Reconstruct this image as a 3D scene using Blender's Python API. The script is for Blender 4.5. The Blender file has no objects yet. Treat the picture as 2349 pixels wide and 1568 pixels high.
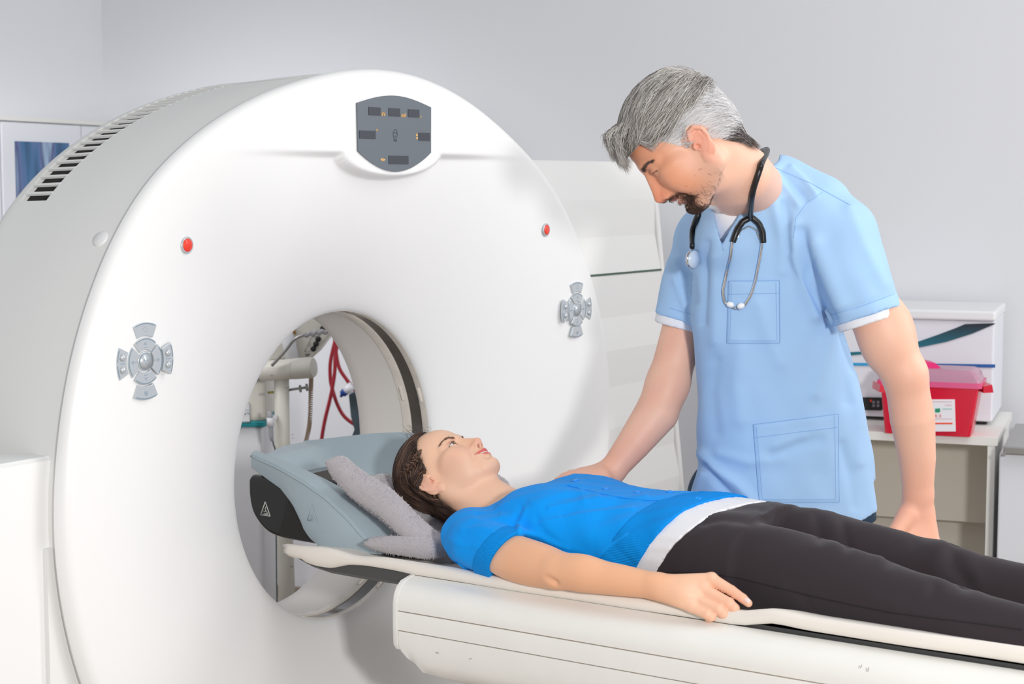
import bpy, math, random
import numpy as np
from mathutils import Vector, Matrix
random.seed(7); np.random.seed(7)
SC = bpy.context.scene
COL = SC.collection
# ------------------------------------------------------------------ camera
CAM_LOC = np.array([-3.075, -2.350, 1.573])
YAW = math.radians(33.538)            # the scanner face runs this far right of the viewing direction
PITCH = math.radians(5.302)
FOCAL_PX = 3944.0
DH = np.array([math.cos(YAW), math.sin(YAW), 0.0])      # horizontal viewing direction
RT = np.array([math.sin(YAW), -math.cos(YAW), 0.0])     # camera right
FW = DH*math.cos(PITCH) - np.array([0, 0, math.sin(PITCH)])
UP = DH*math.sin(PITCH) + np.array([0, 0, math.cos(PITCH)])
cam_data = bpy.data.cameras.new('camera'); cam = bpy.data.objects.new('camera', cam_data); COL.objects.link(cam)
cam.location = CAM_LOC
cam.rotation_euler = (math.pi/2 - PITCH, 0, YAW - math.pi/2)
cam_data.sensor_width = 36.0; cam_data.lens = FOCAL_PX/2349.0*36.0
cam_data.clip_start = 0.05; cam_data.clip_end = 60
cam_data.dof.use_dof = True; cam_data.dof.focus_distance = 3.65; cam_data.dof.aperture_fstop = 6.3
SC.camera = cam
# ------------------------------------------------------------------ light and exposure
SC.view_settings.view_transform = 'Standard'; SC.view_settings.look = 'None'
SC.view_settings.exposure = 0.0; SC.view_settings.gamma = 1.0; SC.view_settings.use_curve_mapping = False
world = bpy.data.worlds.new('room_light'); SC.world = world; world.use_nodes = True
world.node_tree.nodes['Background'].inputs[0].default_value = (0.93, 0.96, 1.0, 1)
world.node_tree.nodes['Background'].inputs[1].default_value = 0.48
def area(name, loc, target, size, power, color=(1, 1, 1), size_y=None, spread=None):
    d = bpy.data.lights.new(name, 'AREA'); d.energy = power; d.size = size; d.color = color
    if spread: d.spread = math.radians(spread)
    if size_y: d.shape = 'RECTANGLE'; d.size_y = size_y
    o = bpy.data.objects.new(name, d); COL.objects.link(o); o.location = loc
    o.rotation_euler = (Vector(target) - Vector(loc)).to_track_quat('-Z', 'Y').to_euler()
    return o
area('flash_lamp', tuple(CAM_LOC + RT*0.95 + np.array([0, 0, 0.22])), (0.0, -0.4, 1.0), 0.26, 74, (1, 0.985, 0.965))
area('right_area_light', (2.4, -4.0, 2.5), (0.2, -0.8, 1.1), 1.3, 50, (1, 1, 1))  # unseen area light, put to the right to shape the scrubs
area('ceiling_lamp_light', (0.6, -1.9, 3.0), (0.35, -0.9, 0.9), 1.5, 20, (1, 0.98, 0.96))
area('rear_fill_light', (0.3, 1.7, 2.1), (2.0, 1.9, 0.6), 0.7, 6, (0.97, 0.98, 1), spread=95)  # added fill light, brightens the wall and equipment behind the bore

# ------------------------------------------------------------------ small helpers
def at(px, py, dep):
    """point seen at photo pixel (px, py) at horizontal distance dep along the viewing direction"""
    v = FW + RT*((px-1174.5)/FOCAL_PX) - UP*((py-784.0)/FOCAL_PX)
    return CAM_LOC + v*(dep/float(np.dot(v, DH)))
def onx(px, py, x):
    v = FW + RT*((px-1174.5)/FOCAL_PX) - UP*((py-784.0)/FOCAL_PX)
    return CAM_LOC + v*((x-CAM_LOC[0])/v[0])
def ony(px, py, y):
    v = FW + RT*((px-1174.5)/FOCAL_PX) - UP*((py-784.0)/FOCAL_PX)
    return CAM_LOC + v*((y-CAM_LOC[1])/v[1])
def srgb(*c):
    if len(c) == 1: c = c*3
    return tuple(((v/255)/12.92 if v/255 <= 0.04045 else ((v/255+0.055)/1.055)**2.4) for v in c)
def mat(name, col, rough=0.5, metal=0.0, spec=0.5, bump=0.0, bscale=200.0, var=0.0, vscale=8.0, sss=0.0, sheen=0.0, trans=0.0, coat=0.0, alpha=1.0):
    m = bpy.data.materials.new(name); m.use_nodes = True
    nt = m.node_tree; b = nt.nodes['Principled BSDF']
    b.inputs['Base Color'].default_value = (*col, 1); b.inputs['Roughness'].default_value = rough
    b.inputs['Metallic'].default_value = metal; b.inputs['Specular IOR Level'].default_value = spec
    if sss: b.inputs['Subsurface Weight'].default_value = sss; b.inputs['Subsurface Radius'].default_value = (0.012, 0.005, 0.003); b.inputs['Subsurface Scale'].default_value = 0.6
    if sheen: b.inputs['Sheen Weight'].default_value = sheen; b.inputs['Sheen Roughness'].default_value = 0.5
    if trans: b.inputs['Transmission Weight'].default_value = trans
    if coat: b.inputs['Coat Weight'].default_value = coat
    if alpha < 1: b.inputs['Alpha'].default_value = alpha
    tc = nt.nodes.new('ShaderNodeTexCoord')
    if bump:
        n = nt.nodes.new('ShaderNodeTexNoise'); n.inputs['Scale'].default_value = bscale; n.inputs['Detail'].default_value = 3
        bp = nt.nodes.new('ShaderNodeBump'); bp.inputs['Strength'].default_value = bump; bp.inputs['Distance'].default_value = 0.002
        nt.links.new(tc.outputs['Object'], n.inputs['Vector']); nt.links.new(n.outputs['Fac'], bp.inputs['Height']); nt.links.new(bp.outputs['Normal'], b.inputs['Normal'])
    if var:
        n = nt.nodes.new('ShaderNodeTexNoise'); n.inputs['Scale'].default_value = vscale; n.inputs['Detail'].default_value = 4
        r = nt.nodes.new('ShaderNodeValToRGB')
        r.color_ramp.elements[0].position = 0.3; r.color_ramp.elements[1].position = 0.7
        r.color_ramp.elements[0].color = (*[v*(1-var) for v in col], 1); r.color_ramp.elements[1].color = (*[min(1, v*(1+var)) for v in col], 1)
        nt.links.new(tc.outputs['Object'], n.inputs['Vector']); nt.links.new(n.outputs['Fac'], r.inputs['Fac']); nt.links.new(r.outputs['Color'], b.inputs['Base Color'])
    return m
def mesh(name, V, F, m, parent=None, smooth=True, auto=None):
    me = bpy.data.meshes.new(name)
    V = np.asarray(V, float)
    me.from_pydata([tuple(v) for v in V.tolist()], [], [tuple(f) for f in (F.tolist() if isinstance(F, np.ndarray) else F)])
    me.update()
    for mm in (m if isinstance(m, (list, tuple)) else [m]): me.materials.append(mm)
    if smooth and len(me.polygons):
        me.polygons.foreach_set('use_smooth', [True]*len(me.polygons))
        if auto is not None: me.set_sharp_from_angle(angle=math.radians(auto))
    o = bpy.data.objects.new(name, me); COL.objects.link(o)
    if parent is not None: adopt(o, parent)
    return o
def adopt(o, parent):
    o.parent = parent; o.matrix_parent_inverse = Matrix.Translation(parent.location).inverted() if parent.parent is None else Matrix.Identity(4)
def thing(name, label, cat, loc=(0, 0, 0), group=None):
    o = bpy.data.objects.new(name, None); COL.objects.link(o); o.location = tuple(float(v) for v in loc); o.empty_display_size = 0.05
    tag(o, label, cat, group); return o
def tag(o, label, cat, group=None):
    o['label'] = label; o['category'] = cat
    if group: o['group'] = group
    return o
def join(parts):
    V = []; F = []; n = 0
    for v, f in parts:
        V.append(np.asarray(v, float)); F += [tuple(i+n for i in q) for q in (f.tolist() if isinstance(f, np.ndarray) else f)]; n += len(v)
    return np.vstack(V), F
def box(c0, c1):
    x0, y0, z0 = c0; x1, y1, z1 = c1
    V = [(x0,y0,z0),(x1,y0,z0),(x1,y1,z0),(x0,y1,z0),(x0,y0,z1),(x1,y0,z1),(x1,y1,z1),(x0,y1,z1)]
    return np.array(V, float), [(0,3,2,1),(4,5,6,7),(0,1,5,4),(1,2,6,5),(2,3,7,6),(3,0,4,7)]
def obox(o, u, v, w):
    """box from corner o with edge vectors u, v, w"""
    o, u, v, w = [np.asarray(a, float) for a in (o, u, v, w)]
    V = [o, o+u, o+u+v, o+v, o+w, o+u+w, o+u+v+w, o+v+w]
    F = [(0,3,2,1),(4,5,6,7),(0,1,5,4),(1,2,6,5),(2,3,7,6),(3,0,4,7)]
    if np.dot(np.cross(u, v), w) < 0: F = [f[::-1] for f in F]
    return np.array(V), F
def bevel(o, w, seg=3):
    md = o.modifiers.new('bevel', 'BEVEL'); md.width = w; md.segments = seg; md.limit_method = 'ANGLE'; md.angle_limit = math.radians(35)
    return o
def frame_of(d):
    d = np.asarray(d, float); d = d/np.linalg.norm(d)
    a = np.array([0, 0, 1.0]) if abs(d[2]) < 0.9 else np.array([1.0, 0, 0])
    u = np.cross(a, d); u /= np.linalg.norm(u); return u, np.cross(d, u), d
def smooth_path(P, n=8):
    P = np.asarray(P, float); out = []
    Q = np.vstack([2*P[0]-P[1], P, 2*P[-1]-P[-2]])
    for i in range(len(P)-1):
        a, b, c, d = Q[i:i+4]
        for t in np.linspace(0, 1, n, endpoint=False):
            out.append(0.5*((2*b) + (c-a)*t + (2*a-5*b+4*c-d)*t*t + (3*b-a-3*c+d)*t**3))
    out.append(P[-1]); return np.array(out)
def tube(P, r, n=12, caps=True, flat=None):
    P = np.asarray(P, float); m = len(P); r = np.broadcast_to(np.asarray(r, float), (m,))
    T = np.gradient(P, axis=0); T /= np.linalg.norm(T, axis=1)[:, None]+1e-12
    u, v, _ = frame_of(T[0]); V = []
    for i in range(m):
        u = u - T[i]*np.dot(u, T[i]); u /= np.linalg.norm(u); v = np.cross(T[i], u)
        for k in range(n):
            a = 2*math.pi*k/n; V.append(P[i] + r[i]*(math.cos(a)*u + math.sin(a)*v))
    F = [(i*n+k, i*n+(k+1) % n, (i+1)*n+(k+1) % n, (i+1)*n+k) for i in range(m-1) for k in range(n)]
    if caps: F += [tuple(range(n))[::-1], tuple((m-1)*n+k for k in range(n))]
    return np.array(V), F
def cyl(p0, p1, r, n=24, r1=None): return tube([p0, p1], [r, r if r1 is None else r1], n)
def lathe(prof, p0, axis, n=40):
    """prof: (radius, height) pairs along axis"""
    u, v, d = frame_of(axis); p0 = np.asarray(p0, float); V = []; m = len(prof)
    for r, h in prof:
        for k in range(n):
            a = 2*math.pi*k/n; V.append(p0 + d*h + r*(math.cos(a)*u + math.sin(a)*v))
    F = [(i*n+k, i*n+(k+1) % n, (i+1)*n+(k+1) % n, (i+1)*n+k) for i in range(m-1) for k in range(n)]
    F += [tuple(range(n))[::-1], tuple((m-1)*n+k for k in range(n))]
    return np.array(V), F
def prism(poly, o, u, v, w):
    """polygon (a,b) pairs in the plane o + a*u + b*v, extruded along w"""
    o, u, v, w = [np.asarray(a, float) for a in (o, u, v, w)]; n = len(poly)
    A = [o + a*u + b*v for a, b in poly]; V = A + [p + w for p in A]
    F = [tuple(range(n)), tuple(range(2*n-1, n-1, -1))] + [(i, n+i, n+(i+1) % n, (i+1) % n) for i in range(n)]
    if np.dot(np.cross(u, v), w) > 0: F = [f[::-1] for f in F]
    # orientation by signed area
    s = sum(poly[i][0]*poly[(i+1) % n][1]-poly[(i+1) % n][0]*poly[i][1] for i in range(n))
    if s < 0: F = [f[::-1] for f in F]
    return np.array(V), F
def loft(rings, caps=True, closed=True):
    rings = [np.asarray(r, float) for r in rings]; n = len(rings[0]); m = len(rings); V = np.vstack(rings)
    kk = n if closed else n-1
    F = [(i*n+k, i*n+(k+1) % n, (i+1)*n+(k+1) % n, (i+1)*n+k) for i in range(m-1) for k in range(kk)]
    if caps and closed: F += [tuple(range(n))[::-1], tuple((m-1)*n+k for k in range(n))]
    return V, F
def grid(fn, us, vs, wrap_u=False):
    V = [fn(u, v) for u in us for v in vs]; n = len(vs); m = len(us); F = []
    for i in range(m if wrap_u else m-1):
        for j in range(n-1):
            a = i*n+j; b = ((i+1) % m)*n+j; F.append((a, b, b+1, a+1))
    return np.array(V), F
def text(s, o, u, v, size, m, parent, name='lettering', depth=0.0003):
    """flat lettering: baseline start o, direction u, up v"""
    cu = bpy.data.curves.new(name, 'FONT'); cu.body = s; cu.size = size; cu.extrude = depth
    tmp = bpy.data.objects.new(name, cu); COL.objects.link(tmp)
    dg = bpy.context.evaluated_depsgraph_get(); me = bpy.data.meshes.new_from_object(tmp.evaluated_get(dg))
    bpy.data.objects.remove(tmp)
    u = np.asarray(u, float); v = np.asarray(v, float); w = np.cross(u, v); o = np.asarray(o, float)
    V = np.array([p.co[:] for p in me.vertices]); F = [tuple(p.vertices) for p in me.polygons]; bpy.data.meshes.remove(me)
    return mesh(name, o + V[:, :1]*u + V[:, 1:2]*v + V[:, 2:3]*w, F, m, parent, smooth=False)
def sstep(a, b, x):
    t = np.clip((x-a)/(b-a), 0, 1); return t*t*(3-2*t)
def struct(o): o['kind'] = 'structure'; return o
def floorz(p): q = np.array(p, float); q[2] = 0.0; return q
# ------------------------------------------------------------------ materials of the room and the scanner
M_wall = mat('wall_paint', srgb(226, 227, 231), 0.75, bump=0.05, bscale=90)
M_floor = mat('floor_vinyl', srgb(176, 160, 146), 0.5, var=0.06, vscale=30)
M_cover = mat('scanner_white', (0.88, 0.88, 0.875), 0.38, spec=0.4)
M_drum = mat('scanner_warm_white', (0.86, 0.858, 0.835), 0.5, spec=0.35)
M_wing = mat('wing_white', (0.84, 0.84, 0.825), 0.5, spec=0.3)
M_vent_shade = mat('vent_shade', srgb(40, 37, 34), 0.8)  # dark colour stands in for the shade inside the vent slots
M_gap = mat('gap_green', srgb(72, 96, 84), 0.6)
M_ivory = mat('ring_ivory', srgb(236, 228, 217), 0.25, coat=0.4, var=0.05, vscale=30)
M_ringdark = mat('ring_window', srgb(84, 79, 74), 0.18, coat=0.6, var=0.25, vscale=14)
M_panel = mat('display_grey', srgb(100, 108, 116), 0.32, spec=0.5)
M_screen = mat('display_black', srgb(58, 61, 70), 0.25)
M_amber = mat('amber_print', srgb(252, 190, 100), 0.5)
M_red = mat('red_button', srgb(240, 62, 40), 0.3, coat=0.3)
M_btn = mat('silver_button', srgb(196, 202, 206), 0.3, metal=0.35, spec=0.5)
M_btnd = mat('button_line', srgb(128, 146, 160), 0.4)
M_btnp = mat('button_print', srgb(148, 164, 176), 0.5)
M_black = mat('gloss_black', srgb(20, 20, 20), 0.12, coat=0.5)
M_chrome = mat('chrome', srgb(214, 216, 220), 0.12, metal=1.0)

# ------------------------------------------------------------------ room
def lat(l, d): return CAM_LOC[:2] + RT[:2]*l + DH[:2]*d
corner = lat(-1.58, 6.71)
bdir = RT[:2]*0.950 - DH[:2]*0.312; bdir /= np.linalg.norm(bdir)            # along the back wall, to the right
ldir = RT[:2]*-0.342 - DH[:2]*0.94; ldir /= np.linalg.norm(ldir)            # along the left wall, towards the camera
p2 = corner + bdir*7.5; p3 = corner + ldir*6.5; p4 = p2 + ldir*6.5
def wall(name, a, b, t, h=3.1):
    a3 = np.array([*a, 0]); return struct(mesh(name, *obox(a3, np.array([*(b-a), 0]), np.array([*t, 0]), (0, 0, h)), M_wall, smooth=False))
wall('wall_back', corner - bdir*0.12, p2, -ldir*0.12)
wall('wall_left', corner, p3, -bdir*0.12)
fl = [corner, p2, p4, p3]
struct(mesh('floor', [(*p, -0.05) for p in fl] + [(*p, 0.0) for p in fl], [(0,1,2,3),(7,6,5,4),(0,4,5,1),(1,5,6,2),(2,6,7,3),(3,7,4,0)], M_floor, smooth=False))
M_skirt = mat('skirting', srgb(150, 136, 124), 0.6)
a3 = np.array([*(corner+ldir*0.002), 0]); struct(mesh('baseboard_back', *obox(a3, np.array([*(bdir*7.4), 0]), np.array([*(ldir*0.015), 0]), (0, 0, 0.035)), M_skirt, smooth=False))

# ------------------------------------------------------------------ the scanner
ct = thing('ct_scanner', 'big white round scanner with an open bore and grey display panel on its face', 'scanner', (0, 0.2, 0))
CZ = 0.92
TH = np.radians([-180,-165,-150,-130,-110,-90,-70,-50,-30,-15, 0, 10, 22, 33, 42, 50, 58, 66, 76, 86, 96, 108, 120, 130, 140, 150, 160, 170, 180])
RR = np.array([.982,.966,.945,.905,.88,.87,.88,.905,.945,.968,.981,.982,.968,.954,.94,.925,.908,.902,.9,.902,.904,.91,.935,.962,.988,.992,.990,.985,.982])
def Rout(th):
    th = (np.asarray(th)+math.pi) % (2*math.pi) - math.pi
    return np.interp(th, TH, RR)
_ths = np.linspace(-math.pi, math.pi, 721)[:-1]
_rs = Rout(_ths); _k = np.hanning(41); _k /= _k.sum()
_rs = np.convolve(np.concatenate([_rs[-20:], _rs, _rs[:20]]), _k, 'valid')
def Ro(th):
    th = (np.asarray(th, float)+math.pi) % (2*math.pi) - math.pi
    return np.interp(th, np.append(_ths, math.pi), np.append(_rs, _rs[0]))
BR, BY, TY = 0.358, 0.150, 0.400      # bore radius, where the bore ring begins, where the tunnel ends
def face_depth(x, z):
    rho = np.hypot(x, z-CZ)
    t = np.clip((0.915-rho)/(0.915-0.385), 0, 1)
    d = 0.143*t**1.9
    # raised header above the crease, with the rounded bezel hanging below it round the display
    head = sstep(1.626, 1.640, z)
    zb = np.where(np.abs(x) < 0.185, 1.640 - 0.056*np.sqrt(np.clip(1-(x/0.185)**2, 0, 1)), 1.70)
    head = np.maximum(head, sstep(zb-0.006, zb+0.006, z))
    return d*(1-head)
def cover_point(th, s):
    """s 0..1 : drum seam, rounded edge, face, lip, bore"""
    R = float(Ro(th)); c, n = math.cos(th), math.sin(th)
    if s < 0.06:
        a = s/0.06*math.pi/2; rho = R-0.026+0.026*math.cos(a); y = 0.030-0.026*math.sin(a)-0.0
        return (rho*c, y, CZ+rho*n)
    if s < 0.8:
        q = (s-0.06)/0.74; rho = (R-0.026)*(1-q) + 0.44*q
        y = 0.004 + float(face_depth(rho*c, CZ+rho*n))
        return (rho*c, y, CZ+rho*n)
    t = (s-0.8)/0.2                       # smooth roll from the dish into the bore
    y0 = 0.004+float(face_depth(0.44, CZ)); m = (float(face_depth(0.43, CZ))-float(face_depth(0.45, CZ)))/0.02
    P = [(0.44, y0), (0.398, y0+0.042*m), (0.3575, 0.160), (0.3575, 0.1735)]
    b_ = [(1-t)**3, 3*t*(1-t)**2, 3*t*t*(1-t), t**3]
    rho = sum(k*p[0] for k, p in zip(b_, P)); y = sum(k*p[1] for k, p in zip(b_, P))
    return (rho*c, y, CZ+rho*n)
ths = np.linspace(-math.pi, math.pi, 541)[:-1]
ss = np.concatenate([np.linspace(0, 0.06, 8)[:-1], np.linspace(0.06, 0.8, 140)[:-1], np.linspace(0.8, 1, 24)])
V, F = grid(cover_point, ths, ss, wrap_u=True)
mesh('front_cover', V, F, M_cover, ct)
# drum behind the cover, with the vent opening left out
VT0, VT1, VY0, VY1 = math.radians(104), math.radians(140.5), 0.292, 0.372
ys = np.array([0.034, 0.04, 0.09, 0.15, 0.2, 0.25, VY0, 0.32, 0.345, VY1, 0.385, 0.395, 0.405, 0.413, 0.418, 0.42])
def drum_r(th, y):
    r = float(Ro(th)) - 0.006 - 0.012*sstep(0.1, 0.4, y)
    if y > 0.38: r -= 0.04*(1-math.sqrt(max(0, 1-((y-0.38)/0.04)**2)))
    return r
tds = np.sort(np.concatenate([np.linspace(-math.pi, math.pi, 361)[:-1], [VT0, VT1]]))
Vd, Fd = grid(lambda t, y: (drum_r(t, y)*math.cos(t), y, CZ+drum_r(t, y)*math.sin(t)), tds, ys, wrap_u=True)
nv = len(ys); keep = []
for f in Fd:
    i, j = divmod(f[0], nv)
    if VT0-1e-9 <= tds[i] < VT1-1e-9 and VY0-1e-9 <= ys[j] < VY1-1e-9: continue
    keep.append(f)
nb = len(Vd); back = []
Vb = [(0.40*math.cos(t), 0.42, CZ+0.40*math.sin(t)) for t in tds]
for i in range(len(tds)):
    k = (i+1) % len(tds); back.append((i*nv+nv-1, k*nv+nv-1, nb+k, nb+i))
mesh('drum', np.vstack([Vd, np.array(Vb)]), keep+back, M_drum, ct)
vg = mesh('vent', *grid(lambda t, y: ((drum_r(t, y)-0.012)*math.cos(t), y, CZ+(drum_r(t, y)-0.012)*math.sin(t)), np.linspace(VT0-0.01, VT1+0.01, 40), [VY0-0.006, 0.33, VY1+0.006]), M_vent_shade, ct)
wl = []
for t in (VT0, VT1): wl.append(grid(lambda y, h: ((drum_r(t, y)-h)*math.cos(t), y, CZ+(drum_r(t, y)-h)*math.sin(t)), np.linspace(VY0, VY1, 4), [0, 0.0125]))
for y in (VY0, VY1): wl.append(grid(lambda t, h: ((drum_r(t, y)-h)*math.cos(t), y, CZ+(drum_r(t, y)-h)*math.sin(t)), np.linspace(VT0, VT1, 40), [0, 0.0125]))
mesh('vent_frame', *join(wl), M_drum, vg)
NS = 24
for k in range(NS):
    t0 = VT0 + (VT1-VT0)*(k+0.02)/NS; dt = (VT1-VT0)/NS
    def slat(t, y, h): r = drum_r(t, y)-h; return (r*math.cos(t), y, CZ+r*math.sin(t))
    sk = 0.25*dt
    rr = []
    for y in np.linspace(VY0-0.002, VY1+0.002, 5):
        tt = t0
        rr.append([slat(tt, y, -0.0005), slat(tt+0.24*dt, y, -0.0005), slat(tt+0.28*dt, y, 0.004), slat(tt+0.06*dt, y, 0.004)])
    mesh('vent_slat', *loft(rr), M_drum, vg, smooth=False)
# cap on the drum side
tc_ = math.radians(146.2); rc = drum_r(tc_, 0.065)
nrm = np.array([math.cos(tc_), 0, math.sin(tc_)])
q = np.array([rc*math.cos(tc_), 0.068, CZ+rc*math.sin(tc_)])
mesh('round_cap', *lathe([(0.0165, -0.004), (0.0165, 0.002), (0.014, 0.004), (0.0001, 0.0045)], q, nrm), M_cover, ct)
# bore: ivory ring, dark window, ivory ring, white tunnel
def ring(name, prof, m):
    return mesh(name, *grid(lambda t, k: (prof[int(k)][0]*math.cos(t), prof[int(k)][1], CZ+prof[int(k)][0]*math.sin(t)), np.linspace(-math.pi, math.pi, 181)[:-1], range(len(prof)), wrap_u=True), m, ct, auto=40)
ring('front_ring', [(0.366, 0.172), (0.357, 0.1725), (0.357, 0.190), (0.3585, 0.1925), (0.366, 0.193)], M_ivory)
ring('dark_window', [(0.366, 0.192), (0.3605, 0.193), (0.3605, 0.228), (0.366, 0.229)], M_ringdark)
ring('rear_ring', [(0.366, 0.227), (0.3585, 0.2275), (0.357, 0.230), (0.357, 0.252), (0.366, 0.253)], M_ivory)
ring('tunnel', [(0.40, 0.253), (0.3595, 0.2535), (0.3595, 0.30), (0.361, 0.36), (0.364, 0.392), (0.375, 0.408), (0.40, 0.4205)], mat('tunnel_white', srgb(242, 237, 231), 0.45))
for yy in (0.183, 0.2395):
    a0 = math.radians(21)
    for a in (a0, math.radians(-62)):
        q = np.array([0.3565*math.cos(a), yy, CZ+0.3565*math.sin(a)]); tg = np.array([-math.sin(a), 0, math.cos(a)])
        mesh('ring_clip', *tube(smooth_path([q-tg*0.02, q-tg*0.012, q+tg*0.012, q+tg*0.02], 3), [0.002]+[0.0045]*8+[0.002], 8), M_ivory, ct)
# right wing with slatted bands
zb = [1.627, 1.525, 1.424, 1.320, 1.200, 1.108, 1.005, 0.889, 0.800, 0.700, 0.600, 0.500, 0.40, 0.30, 0.16]
def xr(z): return 1.295+0.205*(1.52-z)
def xi(z): return math.sqrt(max(0.15**2, 0.925**2-(z-CZ)**2))
Vw = []; Fw = []
for i in range(len(zb)-1):
    dark = i % 2 == 1
    for (z, y) in ((zb[i], 0.0425 if dark else 0.0500), (zb[i+1], 0.0500 if dark else 0.0425)):
        if i == 0 and z == zb[0]: y = 0.044
        Vw += [(xi(z), y, z), (xr(z)-0.02, y, z)]
    n = len(Vw); Fw.append((n-4, n-2, n-1, n-3))
mesh('wing_panel', Vw, Fw, M_wing, ct, smooth=False)
arc = [(xi(z), z) for z in np.linspace(0.0, 1.627, 30)]
sh = [(xi(1.627), zb[0]+0.003), (xr(zb[0])-0.03, zb[0]+0.003), (xr(zb[0])-0.006, zb[0]-0.010), (xr(zb[0])+0.002, zb[0]-0.04), (xr(0.16)+0.002, 0.0)] + arc
bevel(mesh('wing_body', *prism(sh, (0, 0.054, 0), (1, 0, 0), (0, 0, 1), (0, 0.34, 0)), M_wing, ct, smooth=False), 0.012)
ed = [(xr(z)-0.022, z) for z in (1.60, 0.0)] + [(xr(z)+0.004, z) for z in (0.0, 1.60)]
bevel(mesh('wing_edge', *prism(ed, (0, 0.0415, 0), (1, 0, 0), (0, 0, 1), (0, 0.05, 0)), M_wing, ct, smooth=False), 0.006)
mesh('wing_gap', *obox((0.862, 0.0405, 1.3185), (xr(1.32)-0.02-0.862, 0, 0), (0, 0.006, 0), (0, 0, 0.0055)), M_gap, ct, smooth=False)
# side tower at the left
tw = [(-0.945, 0.060), (-0.955, 0.052), (-1.6, 0.052), (-1.6, 0.55), (-1.36, 0.5), (-0.99, 0.125)]
rings = []
for z, dx in ((0.0, 0.06), (0.45, 0.058), (0.64, 0.036), (0.74, 0.022), (0.83, 0.006), (0.92, -0.003), (1.0, -0.002), (1.072, 0.0)):
    rings.append([(x+(dx if x > -1.2 else 0), y, z) for x, y in tw])
rings.append([(x-(0.006 if x > -1.2 else 0), y+0.006, 1.079) for x, y in tw])
mesh('side_tower', *loft(rings), M_cover, ct, auto=35)
lower = []
for z, dx in ((0.0, 0.10), (0.5, 0.07), (0.7, 0.035), (0.8, 0.017), (0.905, 0.004), (0.913, -0.002)):
    lower.append([(x, y, z) for x, y in ((-0.937+dx, 0.045), (-0.99, 0.040), (-0.99, 0.3), (-0.937+dx, 0.3))])
mesh('lower_shroud', *loft(lower), M_wing, ct, auto=35)
mesh('floor_base', *box((-1.0, 0.08, 0.0), (1.0, 0.4, 0.16)), M_drum, ct, smooth=False)
# red stop buttons
for x in (-0.656, 0.638):
    z = 1.4525; y0 = 0.004+float(face_depth(x, z))
    b = mesh('stop_button', *lathe([(0.0165, 0.0), (0.0165, 0.004), (0.0145, 0.0055), (0.0135, 0.005)], (x, y0+0.001, z), (0, -1, 0)), M_btn, ct)
    mesh('red_cap', *lathe([(0.0128, 0.0), (0.0128, 0.0055), (0.0105, 0.0068), (0.0001, 0.0072)], (x, y0+0.001, z), (0, -1, 0)), M_red, b)
# display
dp = thing_display = None
arc_top = [(-0.135+0.27*t, 1.744+0.021*math.sin(math.pi*t)) for t in np.linspace(0, 1, 17)]
arc_bot = [(0.134-0.267*t, 1.641-0.0445*math.sin(math.pi*t)**0.9) for t in np.linspace(0, 1, 25)]
disp = mesh('display_panel', *prism([(-0.135, 1.742)]+arc_top+arc_bot, (0, 0.0035, 0), (1, 0, 0), (0, 0, 1), (0, -0.0035, 0)), M_panel, ct, smooth=False)
def fx(px, py): q = ony(px, py, 0.0); return q[0], q[2]
def dpx(cx, cy): return 750+cx*350/2195, 180+cy*250/1568
for (a, b, c, d) in ((597, 408, 768, 535), (884, 424, 1050, 550), (1164, 440, 1326, 563), (462, 745, 697, 872), (1317, 778, 1476, 899), (884, 1108, 1169, 1233)):
    x0, z1 = fx(*dpx(a, b)); x1, z0 = fx(*dpx(c, d))
    mesh('screen', *box((x0, -0.0012, z0), (x1, 0.0004, z1)), M_screen, disp, smooth=False)
for s, cxx, cyy, sz in (('kV', 784, 538, 0.0125), ('mA', 1066, 553, 0.0125), ('s', 1340, 568, 0.011), ('°', 704, 805, 0.017)):
    x0, z0 = fx(*dpx(cxx, cyy)); text(s, (x0, -0.0006, z0), (1, 0, 0), (0, 0, 1), sz, M_amber, disp)
for cxx, cyy, k in ((1291, 803, 0), (1293, 865, 1), (781, 1166, 2), (822, 1168, 3)):
    x0, z0 = fx(*dpx(cxx, cyy)); s = 0.0034
    P = [[(-s, -s), (s, -s), (0, s)], [(-s, s), (0, -s), (s, s)], [(-s, 0), (s, -s), (s, s)], [(-s, -s), (s, 0), (-s, s)]][k]
    mesh('arrow_mark', *prism(P, (x0, 0, z0), (1, 0, 0), (0, 0, 1), (0, -0.0008, 0)), M_amber, disp, smooth=False)
# faint trefoil sign in an oval at the middle of the display
x0, z0 = fx(*dpx(981, 802)); sg = []
el = [np.array([x0+0.0075*math.cos(t), -0.0003, z0+0.0105*math.sin(t)]) for t in np.linspace(0, 2*math.pi, 25)]
sg.append(tube(el, 0.0006, 5))
for a, b in ((-0.003, 0.003), (0.003, 0.003), (0, -0.004)): sg.append(prism([(a-0.0016, b-0.0016), (a+0.0016, b-0.0016), (a, b+0.0018)], (x0, 0, z0), (1, 0, 0), (0, 0, 1), (0, -0.0006, 0)))
for k, dx in enumerate((-0.005, -0.0017, 0.0017, 0.005)): sg.append(prism([(dx-0.001, -0.0165+abs(dx)*0.3), (dx+0.001, -0.0165+abs(dx)*0.3), (dx+0.001, -0.013+abs(dx)*0.3), (dx-0.001, -0.013+abs(dx)*0.3)], (x0, 0, z0), (1, 0, 0), (0, 0, 1), (0, -0.0006, 0)))
mesh('trefoil_mark', *join(sg), M_screen, disp, smooth=False)
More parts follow.
